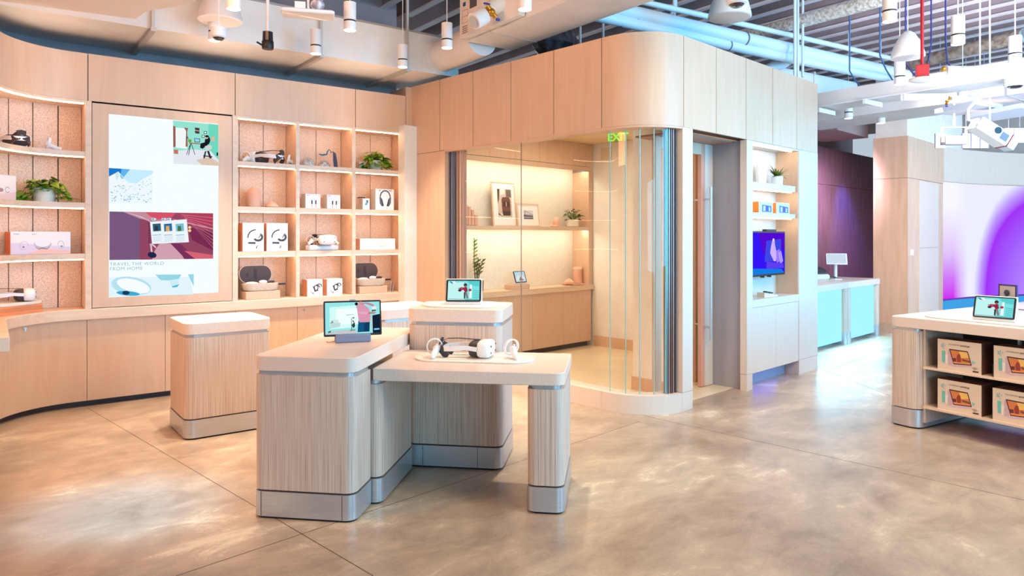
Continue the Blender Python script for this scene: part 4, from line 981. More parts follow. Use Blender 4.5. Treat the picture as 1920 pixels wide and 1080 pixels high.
area('glass_room_light', (6.0, 5.0, 2.72), (6.0, 5.0, 0), 1.8, 1.6, 17, (1.0, .80, .56))
def picture_frame(label, px0, px1, py0, py1, Y, lean, draw, z=1.618):
    x0, x1 = onY(px0, 442, Y)[0], onY(px1, 442, Y)[0]; w = x1-x0; hgt = onY(px0, py0, Y)[2] - z
    t = thing('picture_frame', label, 'picture', FW, ((x0+x1)/2, Y, z), 0); t.rotation_euler[0] = -math.radians(lean)
    fw = .014
    part('frame', MB().box(-w/2, -w/2+fw, 0, .02, 0, hgt).box(w/2-fw, w/2, 0, .02, 0, hgt).box(-w/2+fw, w/2-fw, 0, .02, 0, fw).box(-w/2+fw, w/2-fw, 0, .02, hgt-fw, hgt), maple_h, t)
    part('mount', MB().box(-w/2+fw, w/2-fw, .008, .018, fw, hgt-fw), flat((244,242,240), .6), t)
    art('print', t, draw(w, hgt), .0075, step=.0001)
    return t
def tram(w, h):
    P = lambda x, z: (-w/2 + x*w, z*h)
    Q = lambda c, *p: (c, [P(*a) for a in p])
    return [Q((206,190,180), (.24,.2),(.84,.2),(.84,.84),(.24,.84)), Q((70,52,48), (.24,.5),(.3,.6),(.34,.84),(.24,.84)), Q((130,110,100), (.6,.64),(.84,.66),(.84,.84),(.6,.84)), Q((236,230,224), (.36,.7),(.56,.74),(.56,.84),(.36,.84)),
            Q((110,66,54), (.42,.26),(.78,.26),(.78,.6),(.72,.66),(.46,.66),(.4,.6)), Q((60,36,34), (.46,.44),(.74,.44),(.74,.56),(.46,.56)), Q((196,160,146), (.58,.45),(.62,.45),(.62,.55),(.58,.55)), Q((60,40,36), (.44,.24),(.76,.24),(.74,.34),(.46,.34)), Q((236,226,218), (.26,.22),(.4,.3),(.44,.26),(.32,.2)), Q((90,70,64), (.24,.3),(.4,.24),(.42,.22),(.24,.26)), Q((96,90,90), (.64,.68),(.8,.68),(.8,.82),(.64,.82))]
def bridge(w, h):
    P = lambda x, z: (-w/2 + x*w, z*h)
    Q = lambda c, *p: (c, [P(*a) for a in p])
    return [Q((150,150,166), (.28,.32),(.72,.32),(.72,.7),(.28,.7)), Q((206,206,214), (.28,.52),(.72,.52),(.72,.7),(.28,.7)), Q((70,70,90), (.28,.5),(.72,.46),(.72,.42),(.28,.44)), Q((60,60,78), (.34,.44),(.36,.44),(.36,.7),(.34,.7)), Q((90,90,110), (.36,.68),(.72,.5),(.72,.49),(.36,.66)), Q((80,80,100), (.28,.32),(.72,.32),(.72,.38),(.28,.36))]
picture_frame('large framed print of an old tram, on the glass room shelf', 926, 969.5, 339, 421, 6.28, 5, tram)
picture_frame('smaller framed print of a bridge, right of the tram print', 973, 1013, 380, 421, 6.24, 7, bridge)
def atY(px, Y): return onY(px, 442, Y)[0]
mb = MB()
for q_, (a_, b_, z) in enumerate(((-.11,-.06,.245), (-.055,-.01,.225), (-.005,.04,.19), (.045,.10,.13))): mb.prism(rrect(a_, b_, -.05, .05, .012, 4), 0, z, bev=.01)
solid('stepped_sculpture', mb, terra, 'stepped peach ceramic sculpture at the left end of the room shelf', 'sculpture', FW, (atY(880,6.25), 6.25, 1.618))
solid('ceramic_dome', MB().lathe([(1e-6,0),(.048,.002),(.052,.02),(.05,.07),(.04,.105),(.02,.125),(1e-6,.132)], seg=24), terra, 'small peach ceramic dome between the bridge print and the plant', 'ornament', FW, (atY(1043.5,6.24), 6.24, 1.618))
solid('ceramic_dish', MB().lathe([(1e-6,0),(.045,.001),(.05,.01),(.03,.02),(1e-6,.022)], seg=20), terra, 'tiny low peach dish in front of the ceramic dome', 'dish', FW, (atY(1039,6.17), 6.17, 1.618))
def round_plant(label, loc, pr, h, n, seed, L, lean=(0,0), tall=.12, mats=None, potm=None):
    rd = random.Random(seed); t = thing('potted_plant', label, 'potted plant', FW, loc)
    part('pot', MB().lathe([(pr*.8,0),(pr*.95,.01),(pr,h),(pr*.9,h),(pr*.88,h-.015)], seg=24), potm or cream, t)
    part('soil', MB().lathe([(1e-6,h-.01),(pr*.9,h-.014)], seg=16), soil, t)
    fo, st = MB(), MB()
    for k_ in range(n):
        a = rd.uniform(0, 2*math.pi); rr = rd.uniform(.2, 1)*pr*1.5; hh = h + rd.uniform(.0, 1)*tall
        e = Vector((math.cos(a)*rr + lean[0]*(hh-h), math.sin(a)*rr*.6 + lean[1]*(hh-h), hh))
        st.tube([(math.cos(a)*pr*.2, math.sin(a)*pr*.2, h-.01), tuple(e)], .003, 5)
        leaf(fo, e, (math.cos(a)+rd.uniform(-.4,.4), math.sin(a)*.6-.4, rd.uniform(-.3,.9)), L*rd.uniform(.8,1.2), L*.8*rd.uniform(.7,1), roll=rd.uniform(-.8,.8))
    part('foliage', fo, mats or leafd, t, 60); part('stem', st, leafd, t)
    return t
round_plant('round-leaved plant in a small cream pot on the glass room shelf', (atY(1074,6.25), 6.25, 1.618), .085, .10, 34, 5, .06, tall=.13)
t = thing('potted_plant', 'tall fleshy-leaved plant at the left end of the glass room worktop', 'potted plant', FW, (atY(893,6.28), 6.28, .839))
part('pot', MB().lathe([(.07,0),(.085,.01),(.09,.13),(.08,.13),(.078,.12)], seg=24), flat((150,96,72), .6), t)
fo, st = MB(), MB(); rd = random.Random(9)
for sx_, sz_, hh in ((-.06,.0,.50), (.03,.0,.27), (.09,-.02,.25), (-.01,.02,.22), (.06,.02,.18)):
    base = Vector((sx_*.3, 0, .11)); tip = Vector((sx_*1.0 + (.03 if sx_ < -.05 else 0), sz_, .13+hh)); st.tube([tuple(base), tuple((base+tip)/2 + Vector((-.01,0,0))), tuple(tip)], .006, 6)
    k_n = int(hh/.028)
    for k_ in range(k_n):
        u = .3 + .7*k_/k_n; pz = base.lerp(tip, u); sg = 1 if k_ % 2 else -1
        leaf(fo, pz, (sg*1.0, -.3, .8), .055, .034, mi=(1 if hh > .4 and u > .5 else 0), droop=.1, roll=1.0)
part('foliage', fo, [leafd, leafm], t, 60); part('stem', st, leafd, t)
solid('cork_block', MB().box(-.15, .15, -.06, .08, 0, .06), cork, 'speckled block under the small picture display in the glass room', 'display block', FW, (atY(971,6.2), 6.2, .839), bevel=.004)
smart_display('small picture display with a mountain photo in the glass room', FW, (atY(974,6.2), 6.17, .900), 0, .20, .165, picture='mountain')
solid('serving_tray', MB().lathe([(1e-6,0),(.15,0),(.165,.012),(.15,.014),(1e-6,.008)], seg=32), terra, 'round peach tray at the right end of the glass room worktop', 'tray', FW, (atY(1076,6.25), 6.26, .839))
solid('lidded_dish', MB().lathe([(1e-6,0),(.05,.001),(.066,.02),(.06,.04),(.035,.062),(.012,.075),(1e-6,.078)], seg=24), terra, 'low peach dish with pointed lid on the round tray', 'dish', FW, (atY(1067,6.2), 6.2, .8535))
t = thing('lidded_canister', 'tall peach canister with a pale lid on the round tray', 'canister', FW, (atY(1085,6.25), 6.27, .8535))
part('canister_body', MB().lathe([(1e-6,0),(.058,.002),(.062,.01),(.062,.19),(1e-6,.19)], seg=24), terra, t); part('lid', MB().lathe([(1e-6,.1905),(.064,.1905),(.064,.215),(.02,.222),(1e-6,.223)], seg=24), flat((250,216,190), .5), t)
solid('ceramic_mug', MB().lathe([(1e-6,0),(.045,.002),(.05,.06),(.048,.15),(.04,.15),(.04,.02)], seg=20), terra, 'plain peach mug right of the tall canister', 'mug', FW, (atY(1100,6.3), 6.36, .839))
# exit sign
ex = atd(1159, 264, 7.6)
t = thing('exit_sign', 'green lit exit sign hanging inside the glass room', 'exit sign', FW, (ex[0], ex[1], 2.49), -70)
part('sign_plate', MB().box(-.12, .12, -.006, .006, .02, .15), glass_mat('sign_acrylic', (.9,1,.86,1), 1), t); part('hanger', MB().box(-.11, .11, -.012, .012, .15, .252), offwhite, t)
text('lettering', 'EXIT', .115, t, (0, -.0075, .04), (math.pi/2, 0, 0), glow((120,235,60), 1.6), 'CENTER', True)
solid('wall_plate', MB().box(-.006, 0, -.09, .09, -.08, .08), flat((226,206,176), .6), 'pale square grille high on the white room wall', 'vent', FW, (7.46-.001, onX(1137, 285, 7.46)[1], onX(1137, 288, 7.46)[2]))
# chair glimpsed through the open door
t = thing('wooden_chair', 'orange wooden chair glimpsed through the open door', 'chair', FW, (7.1, 4.62, .004), 20)
wd = flat((206,110,50), .45)
part('seat', MB().prism(rrect(-.22,.22,-.22,.22,.06,6), .44, .47, bev=.008), wd, t)
for x, y in ((-.19,-.19),(.19,-.19),(-.19,.19),(.19,.19)): part('leg', MB().cyl((x*1.15,y*1.15,0), (x,y,.44), .018), wd, t)
part('backrest', MB().ribbon([(-.22,.2,.66),(0,.25,.68),(.22,.2,.66)], .14, .015), wd, t)
for x in (-.2,.2): part('back_post', MB().cyl((x,.2,.46), (x,.21,.72), .014), wd, t)

# ============================================================ NICHE IN THE OUTER WALL
t = thing('wall_niche', 'narrow lit wall niche with two shelves and a screen', 'shelf')
part('back_panel', MB().box(6.455, 7.47, 3.545, 3.56, .87, 2.41), maple_lit, t)
part('side_panel', MB().box(7.47, 7.484, YC+.004, 3.56, .87, 2.41), maple, t); part('side_panel', MB().box(6.444, 6.455, YC+.004, 3.56, .87, 2.41), maple_lit, t)
part('top_board', MB().box(6.444, 7.484, YC+.004, 3.56, 2.412, 2.428), maple_lit, t)
for z0, z1 in ((1.97, 2.03), (1.685, 1.73)): part('shelf', MB().prism(rrect(6.456, 7.45, YC+.01, 3.544, [.004,.004,.004,.04], 5), z0, z1), maple_lit, t)
for z in (2.411, 1.969, 1.684): part('light_strip', MB().box(6.5, 7.42, YC+.05, YC+.065, z-.010, z-.001), strip_cool, t)
for z in (2.405, 1.965, 1.68): pass
part('worktop', MB().box(6.444, 7.484, YC+.002, 3.56, .795, .869), maple_lit, t)
t = thing('base_cabinet', 'pale pair of cupboard doors under the lit wall niche', 'cabinet')
for a_, b_ in ((6.446, 6.958), (6.961, 7.482)): part('door', MB().box(a_, b_, YC+.004, YC+.022, .152, .792), maple_lit, t)
part('cabinet_body', MB().box(6.445, 7.483, YC+.023, 3.55, .15, .794), seam, t)
part('toe_kick', MB().box(6.445, 7.483, YC+.15, YC+.16, 0, .149), flat((170,176,200), .5), t)
part('toe_light', MB().box(6.50, 7.25, YC+.135, YC+.145, .138, .147), glow((60,90,255), 14), t)
t = thing('wall_television', 'black-edged television with a blue picture in the wall niche', 'television', FW, (6.92, 3.385, 1.085))
part('casing', MB().box(-.43, .43, 0, .045, 0, .46), black, t, bevel=.003)
tw = lambda x, z: (-.415+x*.83, .02+z*.425)
tvI = [((50,20,236), [tw(0,0),tw(1,0),tw(1,1),tw(0,1)]), ((80,10,200), [tw(.4,.5),tw(1,.6),tw(1,1),tw(.3,1)]), ((20,120,220), [tw(0,0),tw(1,0),tw(.9,.1),tw(0,.16)]), ((60,70,220), [tw(.45,.3),tw(.9,.3),tw(.9,.85),tw(.5,.8)]),
       ((200,170,255), [tw(.66,.82),tw(.72,.82),tw(.73,.7),tw(.78,.5),tw(.76,.3),tw(.7,.3),tw(.6,.5),tw(.62,.66)]), ((150,120,250), [tw(.76,.55),tw(.86,.6),tw(.88,.3),tw(.78,.25)]), ((170,150,250), [tw(.82,.5),tw(.9,.56),tw(.96,.3),tw(.88,.2)]), ((90,60,230), [tw(.5,.12),tw(.98,.12),tw(.96,.24),tw(.5,.3)]), ((236,230,255), [tw(.67,.86),tw(.71,.86),tw(.71,.8),tw(.67,.8)])]
art('screen_picture', t, tvI, -.001, 1.1, step=.0001)
part('foot_bump', MB().cyl((-.05,.0,-.006), (-.05,.04,-.006), .012).cyl((.1,.0,-.006), (.1,.04,-.006), .012), lens, t)
solid('video_camera_bar', MB().box(-.11, .11, -.02, .03, 0, .022), darkgrey, 'small dark camera bar on top of the niche television', 'camera', FW, (7.05, 3.41, 1.5455), bevel=.004)
solid('white_vase', MB().lathe([(1e-6,0),(.05,.002),(.055,.1),(.05,.2),(.03,.25),(.028,.27),(.02,.27),(.02,.1)], seg=24), plaster, 'plain white vase left of the spiky plant in the wall niche', 'vase', FW, (atY(1427,3.46), 3.46, 2.031))
t = thing('potted_plant', 'small spiky plant in a white pot in the wall niche', 'potted plant', FW, (atY(1457,3.42), 3.42, 2.031))
part('pot', MB().lathe([(.045,0),(.055,.004),(.062,.1),(.055,.1),(.054,.09)], seg=24), white, t)
fo = MB()
for k_ in range(22):
    a = 2*math.pi*k_/22 + (k_%3)*.2; leaf(fo, (math.cos(a)*.02, math.sin(a)*.015, .095), (math.cos(a), min(.1, math.sin(a)*.6), .25+.5*(k_%3)), .13+.02*(k_%2), .022, droop=.35)
part('foliage', fo, leafd, t, 60)
for q_, (a_, b_) in enumerate(((1423,1449), (1456,1480))):
    x0, x1 = atY(a_, 3.34), atY(b_, 3.34); w = x1-x0
    product_box(['orange-sided small box with blue picture in the wall niche, left one', 'orange-sided small box with blue picture in the wall niche, right one'][q_], w, .115, .10, FW, ((x0+x1)/2, 3.34, 1.731), 0, 'small boxes in the wall niche', side=flat((236,140,50), .45), faces=flat((240,236,236), .4),
        draw=[((206,226,250), R(-w/2+.002, w/2-.002, .003, .112)), ((90,110,220), [(-w*.3,.01),(w*.4,.01),(w*.4,.075),(-w*.3,.085)]), ((190,200,250), R(-w*.2,-w*.05,.02,.07)), ((60,70,170), R(0,w*.15,.02,.075)), ((190,200,250), R(w*.2,w*.3,.02,.06))])
t = thing('remote_control', 'dark remote resting on a small wood wedge in the wall niche', 'remote', FW, (atY(1440,3.38), 3.38, .87), -8)
part('wedge', MB().faces([(-.12,-.04,0),(.12,-.04,0),(.12,.05,0),(-.12,.05,0),(-.12,-.04,.05),(.12,-.04,.015),(.12,.05,.015),(-.12,.05,.05)], [(3,2,1,0),(4,5,6,7),(0,1,5,4),(1,2,6,5),(2,3,7,6),(3,0,4,7)]), maple_h, t)
part('handset', MB().box(-.06, .06, -.02, .02, 0, .014), darkgrey, t, loc=(0,0,.038), rot=(0, .15, 0), bevel=.003)

# ============================================================ FAR COUNTERS, SCREEN WALL
cy = glow((150, 222, 255), 1.3)
for q_, (a_, b_) in enumerate(((8.75, 10.09), (10.11, 11.32))):
    t = thing('service_counter', ['blue-lit counter nearer the corner, holding the tablet stand', 'blue-lit counter farther along, next to the column'][q_], 'counter')
    part('countertop', MB().prism(rrect(a_, b_, 3.74, 4.55, .03, 4), .775, .858, bev=.003), solidtop, t)
    for x in ((a_, a_+.30) if q_ == 0 else (a_, a_+.10)), (b_-.10, b_):
        lg = part('leg', MB().prism(rrect(x[0], x[1], 3.75, 3.92, .03, 4), .16, .774), plywood, t)
        part('metal_base', MB().prism(rrect(x[0]-.002, x[1]+.002, 3.748, 3.922, .03, 4), 0, .16), steel, lg)
    part('lit_front', MB().box(a_+(.3 if q_ == 0 else .1), b_-.10, 3.80, 3.82, .05, .774), cy, t)
    part('back_box', MB().box(a_, b_, 3.93, 4.5, .0, .774), flat((120,130,150), .5), t)
area('counter_glow', (10.1, 3.70, .35), (10.1, 2.2, .0), 2.4, .5, 26, (.25, .72, 1.0))
x_, y_ = onz(1573, 524, .858)
t = thing('kiosk_tablet', 'white tablet on a slim post on the far counter', 'tablet', FW, (x_, y_+.05, .858), -35)
part('base_plate', MB().lathe([(1e-6,0),(.09,0),(.09,.01),(1e-6,.012)], seg=24), white, t); part('post', MB().cyl((0,0,.01),(0,0,.26), .024), white, t)
tb = part('screen_panel', MB().prism(rrect(-.14,.14,-.1,.1,.012,4), -.006, .006), white, t, loc=(-.0,-.03,.30), rot=(math.radians(50), 0, math.radians(-30)))
part('screen', MB().box(-.125,.125,-.086,.086,.0065,.008), glow((214,232,250), .9), tb)
x_, y_ = onz(1551, 525, .858)
t = thing('carrying_case', 'open grey case with dark lid on the far counter', 'case', FW, (x_, y_+.12, .858), -20)
part('case_base', MB().prism(rrect(-.17,.17,-.09,.09,.085,8), 0, .08, bev=.02), offwhite, t); part('case_lid', MB().prism(rrect(-.17,.17,-.09,.09,.085,8), 0, .05, bev=.015), darkgrey, t, loc=(0,.05,.10), rot=(math.radians(35), 0, 0)); part('strap', MB().tube([(.16,-.03,.05),(.22,-.05,.04),(.30,-.06,.02)], .014, 8), darkgrey, t)
# curved screen
def led_mat():
    m = D.materials.new('led_gradient'); m.use_nodes = True; t = m.node_tree; t.nodes.clear(); N, L = t.nodes, t.links
    o = N.new('ShaderNodeOutputMaterial'); e = N.new('ShaderNodeEmission'); L.new(e.outputs[0], o.inputs[0]); e.inputs[1].default_value = .75
    uv = N.new('ShaderNodeUVMap'); sp = N.new('ShaderNodeSeparateXYZ'); L.new(uv.outputs[0], sp.inputs[0])
    # distance from a soft arch: the picture shown is a violet dome on a pale pink and blue ground
    mp = N.new('ShaderNodeMapping'); mp.inputs['Location'].default_value = (-1.56, .0, 0); mp.inputs['Scale'].default_value = (2.0, .9, 1)
    L.new(uv.outputs[0], mp.inputs[0]); ln = N.new('ShaderNodeVectorMath'); ln.operation = 'LENGTH'; L.new(mp.outputs[0], ln.inputs[0])
    arch = N.new('ShaderNodeValToRGB'); L.new(ln.outputs['Value'], arch.inputs[0])
    els = arch.color_ramp.elements; els[0].position = .30; els[0].color = lin((176,130,255)); els[1].position = 1.0; els[1].color = lin((236,236,255))
    for p_, c_ in ((.60, (160,90,250)), (.80, (160,50,244)), (.90, (190,150,255)), (.96, (214,206,255))): x = els.new(p_); x.color = lin(c_)
    low = N.new('ShaderNodeValToRGB'); L.new(sp.outputs[1], low.inputs[0])
    le = low.color_ramp.elements; le[0].position = 0; le[0].color = lin((206,40,240)); le[1].position = .8; le[1].color = lin((246,246,255)); x = le.new(.18); x.color = lin((206,120,246)); x = le.new(.42); x.color = lin((226,200,250))
    # left part takes the low gradient, right part the arch
    rp = N.new('ShaderNodeValToRGB'); L.new(sp.outputs[0], rp.inputs[0]); rp.color_ramp.elements[0].position = .10; rp.color_ramp.elements[1].position = .24
    mx = N.new('ShaderNodeMixRGB'); L.new(rp.outputs[0], mx.inputs[0]); L.new(low.outputs[0], mx.inputs[1]); L.new(arch.outputs[0], mx.inputs[2]); L.new(mx.outputs[0], e.inputs[0])
    return m
pf, pb = curve_pts(.0), curve_pts(.028)
bm = bmesh.new(); uvl = bm.loops.layers.uv.new('UVMap'); n = len(pf)
acc = [0]
for i in range(n-1): acc.append(acc[-1] + math.dist(pf[i], pf[i+1]))
def vv(p, z): return bm.verts.new((p[0], p[1], z))
F0 = [vv(p, .30) for p in pf]; F1 = [vv(p, 2.52) for p in pf]; B0 = [vv(p, .30) for p in pb]; B1 = [vv(p, 2.52) for p in pb]
for i in range(n-1):
    for quad, m_ in (((F0[i],F0[i+1],F1[i+1],F1[i]), 0), ((B0[i+1],B0[i],B1[i],B1[i+1]), 1), ((F1[i],F1[i+1],B1[i+1],B1[i]), 1), ((B0[i],B0[i+1],F0[i+1],F0[i]), 1)):
        f = bm.faces.new(quad); f.material_index = m_
        for lp in f.loops:
            i2 = i if (lp.vert in (F0[i],F1[i],B0[i],B1[i])) else i+1
            lp[uvl].uv = (acc[i2]/4.2, (lp.vert.co.z-.30)/2.22)
me = D.meshes.new('screen'); bm.to_mesh(me); bm.free(); me.materials.append(led_mat()); me.materials.append(black)
t = thing('curved_screen', 'large curved violet video wall behind the right-hand table', 'video wall')
o = D.objects.new('screen', me); COL.objects.link(o); o.parent = t
part('lower_trim', MB().prism(cpr(-.004, .029), .27, .299), flat((110,40,150), .4), t)
struct('wall_curved_base', MB().prism(cpr(.03, .15), .0, 2.525), flat((190,206,226), .5))
solid('glowing_ledge', MB().prism(cpr(-.05, .028), .06, .262), glow((70,170,240), .9), 'low blue-lit ledge under the curved violet video wall', 'ledge')
t = thing('column_door', 'pale service panel with two leaves on the column', 'panel')
for z0, z1 in ((.02, 1.28), (1.29, 2.46)): part('leaf', MB().box(13.6, 14.72, 3.858, 3.869, z0, z1), maple_lit, t)
solid('wall_switch', MB().box(-.045,.045,-.03,0,-.05,.05), white, 'small white control box on the column edge', 'switch', FW, (onY(1708, 473, 3.87)[0], 3.869, onY(1708, 473, 3.87)[2]))
spot('blue_accent', (14.2, 4.75, 3.15), (14.7, 5.5, 1.3), 200, (.10, .14, 1.0), 60, .9)
# ============================================================ OVERHEAD SERVICES
def toFA(px, py, z):
    X, Y = onz(px, py, z); return X*AC - Y*AS, X*AS + Y*AC - AN
t = thing('air_duct', 'long white rectangular air duct above the shelving wall', 'duct', FA)
part('duct_body', MB().box(-1.5, 4.22, -.5, .44, 3.27, 3.69), ductw, t)
part('duct_seam', MB().box(-1.5, 4.221, -.506, -.498, 3.675, 3.695), flat((160,156,152), .5), t)
for px_, py_ in ((285,54), (601,103), (757,131)):
    s_, n_ = toFA(px_, py_, 3.27); part('support_rail', MB().box(s_-.02, s_+.02, -.56, .44, 3.235, 3.269).box(s_-.012, s_+.012, -.545, -.52, 3.27, 4.2), flat((196,190,186), .45, .3), t)
t = thing('round_duct', 'fat round white duct joining the long duct to the labelled box', 'duct', FA)
part('duct_body', MB().tube([(4.0,-.34,3.47),(4.0,-.55,3.47),(3.99,-.8,3.47),(3.96,-1.35,3.47)], .17, 24), ductw, t, 60)
part('duct_collar', MB().cyl((4.0,-.52,3.47), (4.0,-.50,3.47), .19, 24), ductw, t)
s_, n_ = toFA(862, 76, 3.40)
t = thing('terminal_box', 'white air terminal box with a printed label panel, beside the round duct', 'box', FA, (s_, n_, 3.40))
part('housing', MB().box(0, 3.75-s_, -.95, .0, .012, .42), ductw, t, bevel=.004)
lb_ = art('label_plate', t, [((232,220,210), R(0,.30,.02,.36)), ((40,96,140), R(.03,.08,.29,.33)), ((90,84,90), R(.15,.27,.24,.33))] + [((130,120,120), R(.02,.11,.09-.02*k_,.10-.02*k_)) for k_ in range(4)] + hatch((150,140,140), [(.02,.13),(.12,.13),(.12,.25),(.02,.25),(.02,.13)], .004) + hatch((150,140,140), [(.02,.19),(.12,.19)], .004), 0, step=.0003)
lb_.rotation_euler = (0, 0, -math.pi/2); lb_.location = (-.002, -.03, .02)
t = thing('air_duct', 'wide flat white duct crossing overhead in front of the glass room', 'duct', FA)
part('duct_body', MB().box(3.76, 4.31, -4.4, -1.38, 3.40, 3.76), ductw, t)
part('duct_seam', MB().box(3.755, 4.315, -1.78, -1.77, 3.396, 3.762), flat((196,190,184), .5), t)
c_ = Vector((*toFA(936, 24, 3.5), 3.5))
t = thing('insulated_valve', 'white insulated elbow with brass valve beneath the labelled box', 'valve', FA, tuple(c_))
part('elbow', MB().tube([(-.14,.0,-.02),(-.02,.0,.07),(.12,-.02,.06),(.22,-.02,-.02)], [.06,.08,.085,.06], 14), plaster, t, 60)
part('end_cap', MB().cyl((-.26,.02,-.12), (-.15,.02,-.05), .075, 20), plaster, t, 60)
part('gauge_ring', MB().lathe([(.05,0),(.055,.01),(.04,.012)], (-.262,.02,-.125), 20, axis=(-.8,0,-.5)), steel, t)
part('brass_valve', MB().tube([(-.16,-.04,.02),(-.12,-.05,-.03),(-.08,-.06,-.07)], .022, 8).ball((-.12,-.05,-.03), .035), brass, t, 60)
part('valve_handle', MB().box(-.2,-.14,-.06,-.04,.03,.04).box(-.08,-.05,-.08,-.06,-.10,-.08), cyanplug, t)
# hanging ceiling panel at the top left
pts = [onz(*p, 3.1) for p in ((-140,-15),(-60,-6),(255,36),(262,30),(270,24),(284,19),(300,17),(330,12),(365,2),(400,-14),(470,-80),(300,-420),(-500,-420))]
solid('ceiling_panel', MB().prism(pts, 3.1, 3.16), flat((250,240,230), .6), 'pale hanging ceiling panel with rounded corner, top left', 'ceiling panel')
# insulated pipes above the glass room
def run(name, label, pix, z, r, mat_=pipem, joints=(), jr=1.02):
    P_ = [Vector((*onz(px, py, z + (0 if len(p_) == 2 else p_[2])), z + (0 if len(p_) == 2 else p_[2]))) for p_ in pix for px, py in [p_[:2]]]
    d0 = (P_[0]-P_[1]).normalized(); P_ = [P_[0] + d0*.3] + P_
    t = thing(name, label, 'pipe'); part('pipe_body', MB().tube([tuple(p) for p in P_], r, 20), mat_, t, 60)
    for j in joints:
        q_ = Vector((*onz(*j, z), z)); d_ = (P_[2]-P_[1]).normalized(); part('pipe_clamp', MB().cyl(tuple(q_-d_*.006), tuple(q_+d_*.006), r*1.05, 20), flat((110,120,130), .4), t)
    return t
run('insulated_pipe', 'thickest pale blue pipe running above the glass room', [(1192,27),(1397,74),(1700,142)], 3.6, .074, joints=[(1190,27),(1395,73),(1585,117)])
PIPE2 = run('insulated_pipe', 'second pale blue pipe just below the thickest one', [(1165,40),(1395,92),(1680,150)], 3.5, .052, joints=[(1163,40),(1366,85),(1558,127)])
run('insulated_pipe', 'thin pale blue pipe above the two thick ones', [(1215,6),(1412,50),(1690,114)], 3.78, .030, joints=[(1410,50)])
run('wrapped_pipe', 'rough foil-wrapped pale pipe rising to the upper edge, left of the pendants', [(1436,58),(1660,-4)], 3.9, .075, textured('foil_wrap', (30,30,30), [(.35,(170,172,160)),(.6,(236,238,232))], .5, 4, bump=.8))
run('wrapped_pipe', 'rough brownish wrapped pipe behind the red fixture', [(1700,122),(1920,66)], 3.95, .085, textured('grey_wrap', (14,14,14), [(.35,(150,132,120)),(.6,(206,196,182))], .7, 4, bump=.6))
t = PIPE2
e0 = Vector((*onz(1495, 100, 3.6), 3.6)); o_ = part('pipe_elbow', MB().tube([tuple(e0), tuple(e0+Vector((-.12,.1,-.10))), tuple(e0+Vector((-.3,.3,-.24))), tuple(e0+Vector((-.5,.5,-.28)))], .07, 16), pipem, t, 60)
def rods(label, xs, y0, y1, Y, r, mat_=pipem, bend=None, nm='conduit'):
    t = thing(nm, label, 'pipe')
    for px in xs:
        a_, b_ = onY(px, y0, Y), onY(px, y1, Y); part('tube', MB().cyl((a_[0], a_[1], max(b_[2], 3.0)), (a_[0], a_[1], 4.5), r), mat_, t)
rods('four slim vertical conduits rising over the outer wall', (1490, 1496, 1505, 1491), 45, 145, 3.36, .014)
rods('two thin vertical rods rising behind the wood fascia', (1088, 1131), 40, 85, 4.9, .014)
t = thing('conduit', 'thin bent conduit rising over the rounded corner', 'pipe')
part('tube', MB().tube([onY(1249,62,4.1), onY(1249,45,4.1), onY(1257,28,4.1), onY(1267,14,4.1), onY(1267,-60,4.1)], .016, 8).tube([onY(1264,62,4.1), onY(1264,-60,4.1)], .018, 8), pipem, t, 60)
t = thing('plastic_wrap', 'dark crumpled plastic wrapped duct end above the fascia', 'wrap')
e0 = Vector(onX(1040, 80, 5.6)); part('tie', MB().cyl(tuple(e0), (e0.x, e0.y, 4.2), .01, 6), white, t); part('bag', MB().ball(tuple(e0), .22, (1.3,1.0,.9), 14, 9), textured('dark_film', (12,12,12), [(.4,(48,44,50)),(.7,(90,86,94))], .15, 5, bump=1.0), t, None)
# white duct box at the end of the outer wall, and the cable tray
t = thing('air_duct', 'white rectangular duct resting above the end of the outer wall', 'duct')
part('duct_body', MB().prism([(7.76,3.70),(9.37,3.37),(9.47,3.86),(7.86,4.19)], 3.215, 3.45), ductw, t)
part('duct_flange', MB().prism([(8.47,3.54),(8.50,3.534),(8.61,4.05),(8.58,4.056)], 3.19, 3.475), ductw, t)
t = thing('cable_tray', 'long pale steel tray crossing the right side overhead', 'tray', FA)
part('tray_side', MB().box(7.70, 7.72, -8, -2.0, 3.0, 3.15), ductw, t); part('tray_floor', MB().box(7.721, 8.1, -8, -2.0, 3.0, 3.012), ductw, t); part('tray_side', MB().box(8.101, 8.12, -8, -2.0, 3.0, 3.15), ductw, t)
part('tray_lip', MB().box(7.68, 7.70, -8, -2.0, 2.985, 3.0), white, t)
t = thing('air_duct', 'wide white duct beyond the cable tray, right side overhead', 'duct', FA)
part('duct_body', MB().box(9.0, 9.8, -8, -1.6, 3.05, 3.42), ductw, t)
part('duct_seam', MB().box(8.995, 9.805, -4.22, -4.20, 3.045, 3.425), flat((180,176,180), .5), t)
def tray_rail(label, px0, py0, px1, py1, z):
    a_, b_ = Vector((*onz(px0,py0,z), z)), Vector((*onz(px1,py1,z), z))
    solid('track_rail', MB().ribbon([tuple(a_), tuple(b_)], .05, .03, side=(0,0,1)), white, label, 'rail')
tray_rail('short white track rail left of the hanging pendants by the column', 1620, 190, 1652, 197, 2.95)
tray_rail('short white track rail nearest the outer wall end', 1534, 206, 1564, 213, 2.95)
# far dark duct by the column
t = thing('air_duct', 'dull brown duct end over the violet back wall', 'duct')
part('hanger', MB().cyl((12.3,5.0,4.1),(12.3,5.0,4.5), .02), steel, t)
part('duct_body', MB().box(11.9, 13.3, 4.6, 5.4, 3.25, 4.1), flat((150,128,126), .6), t)
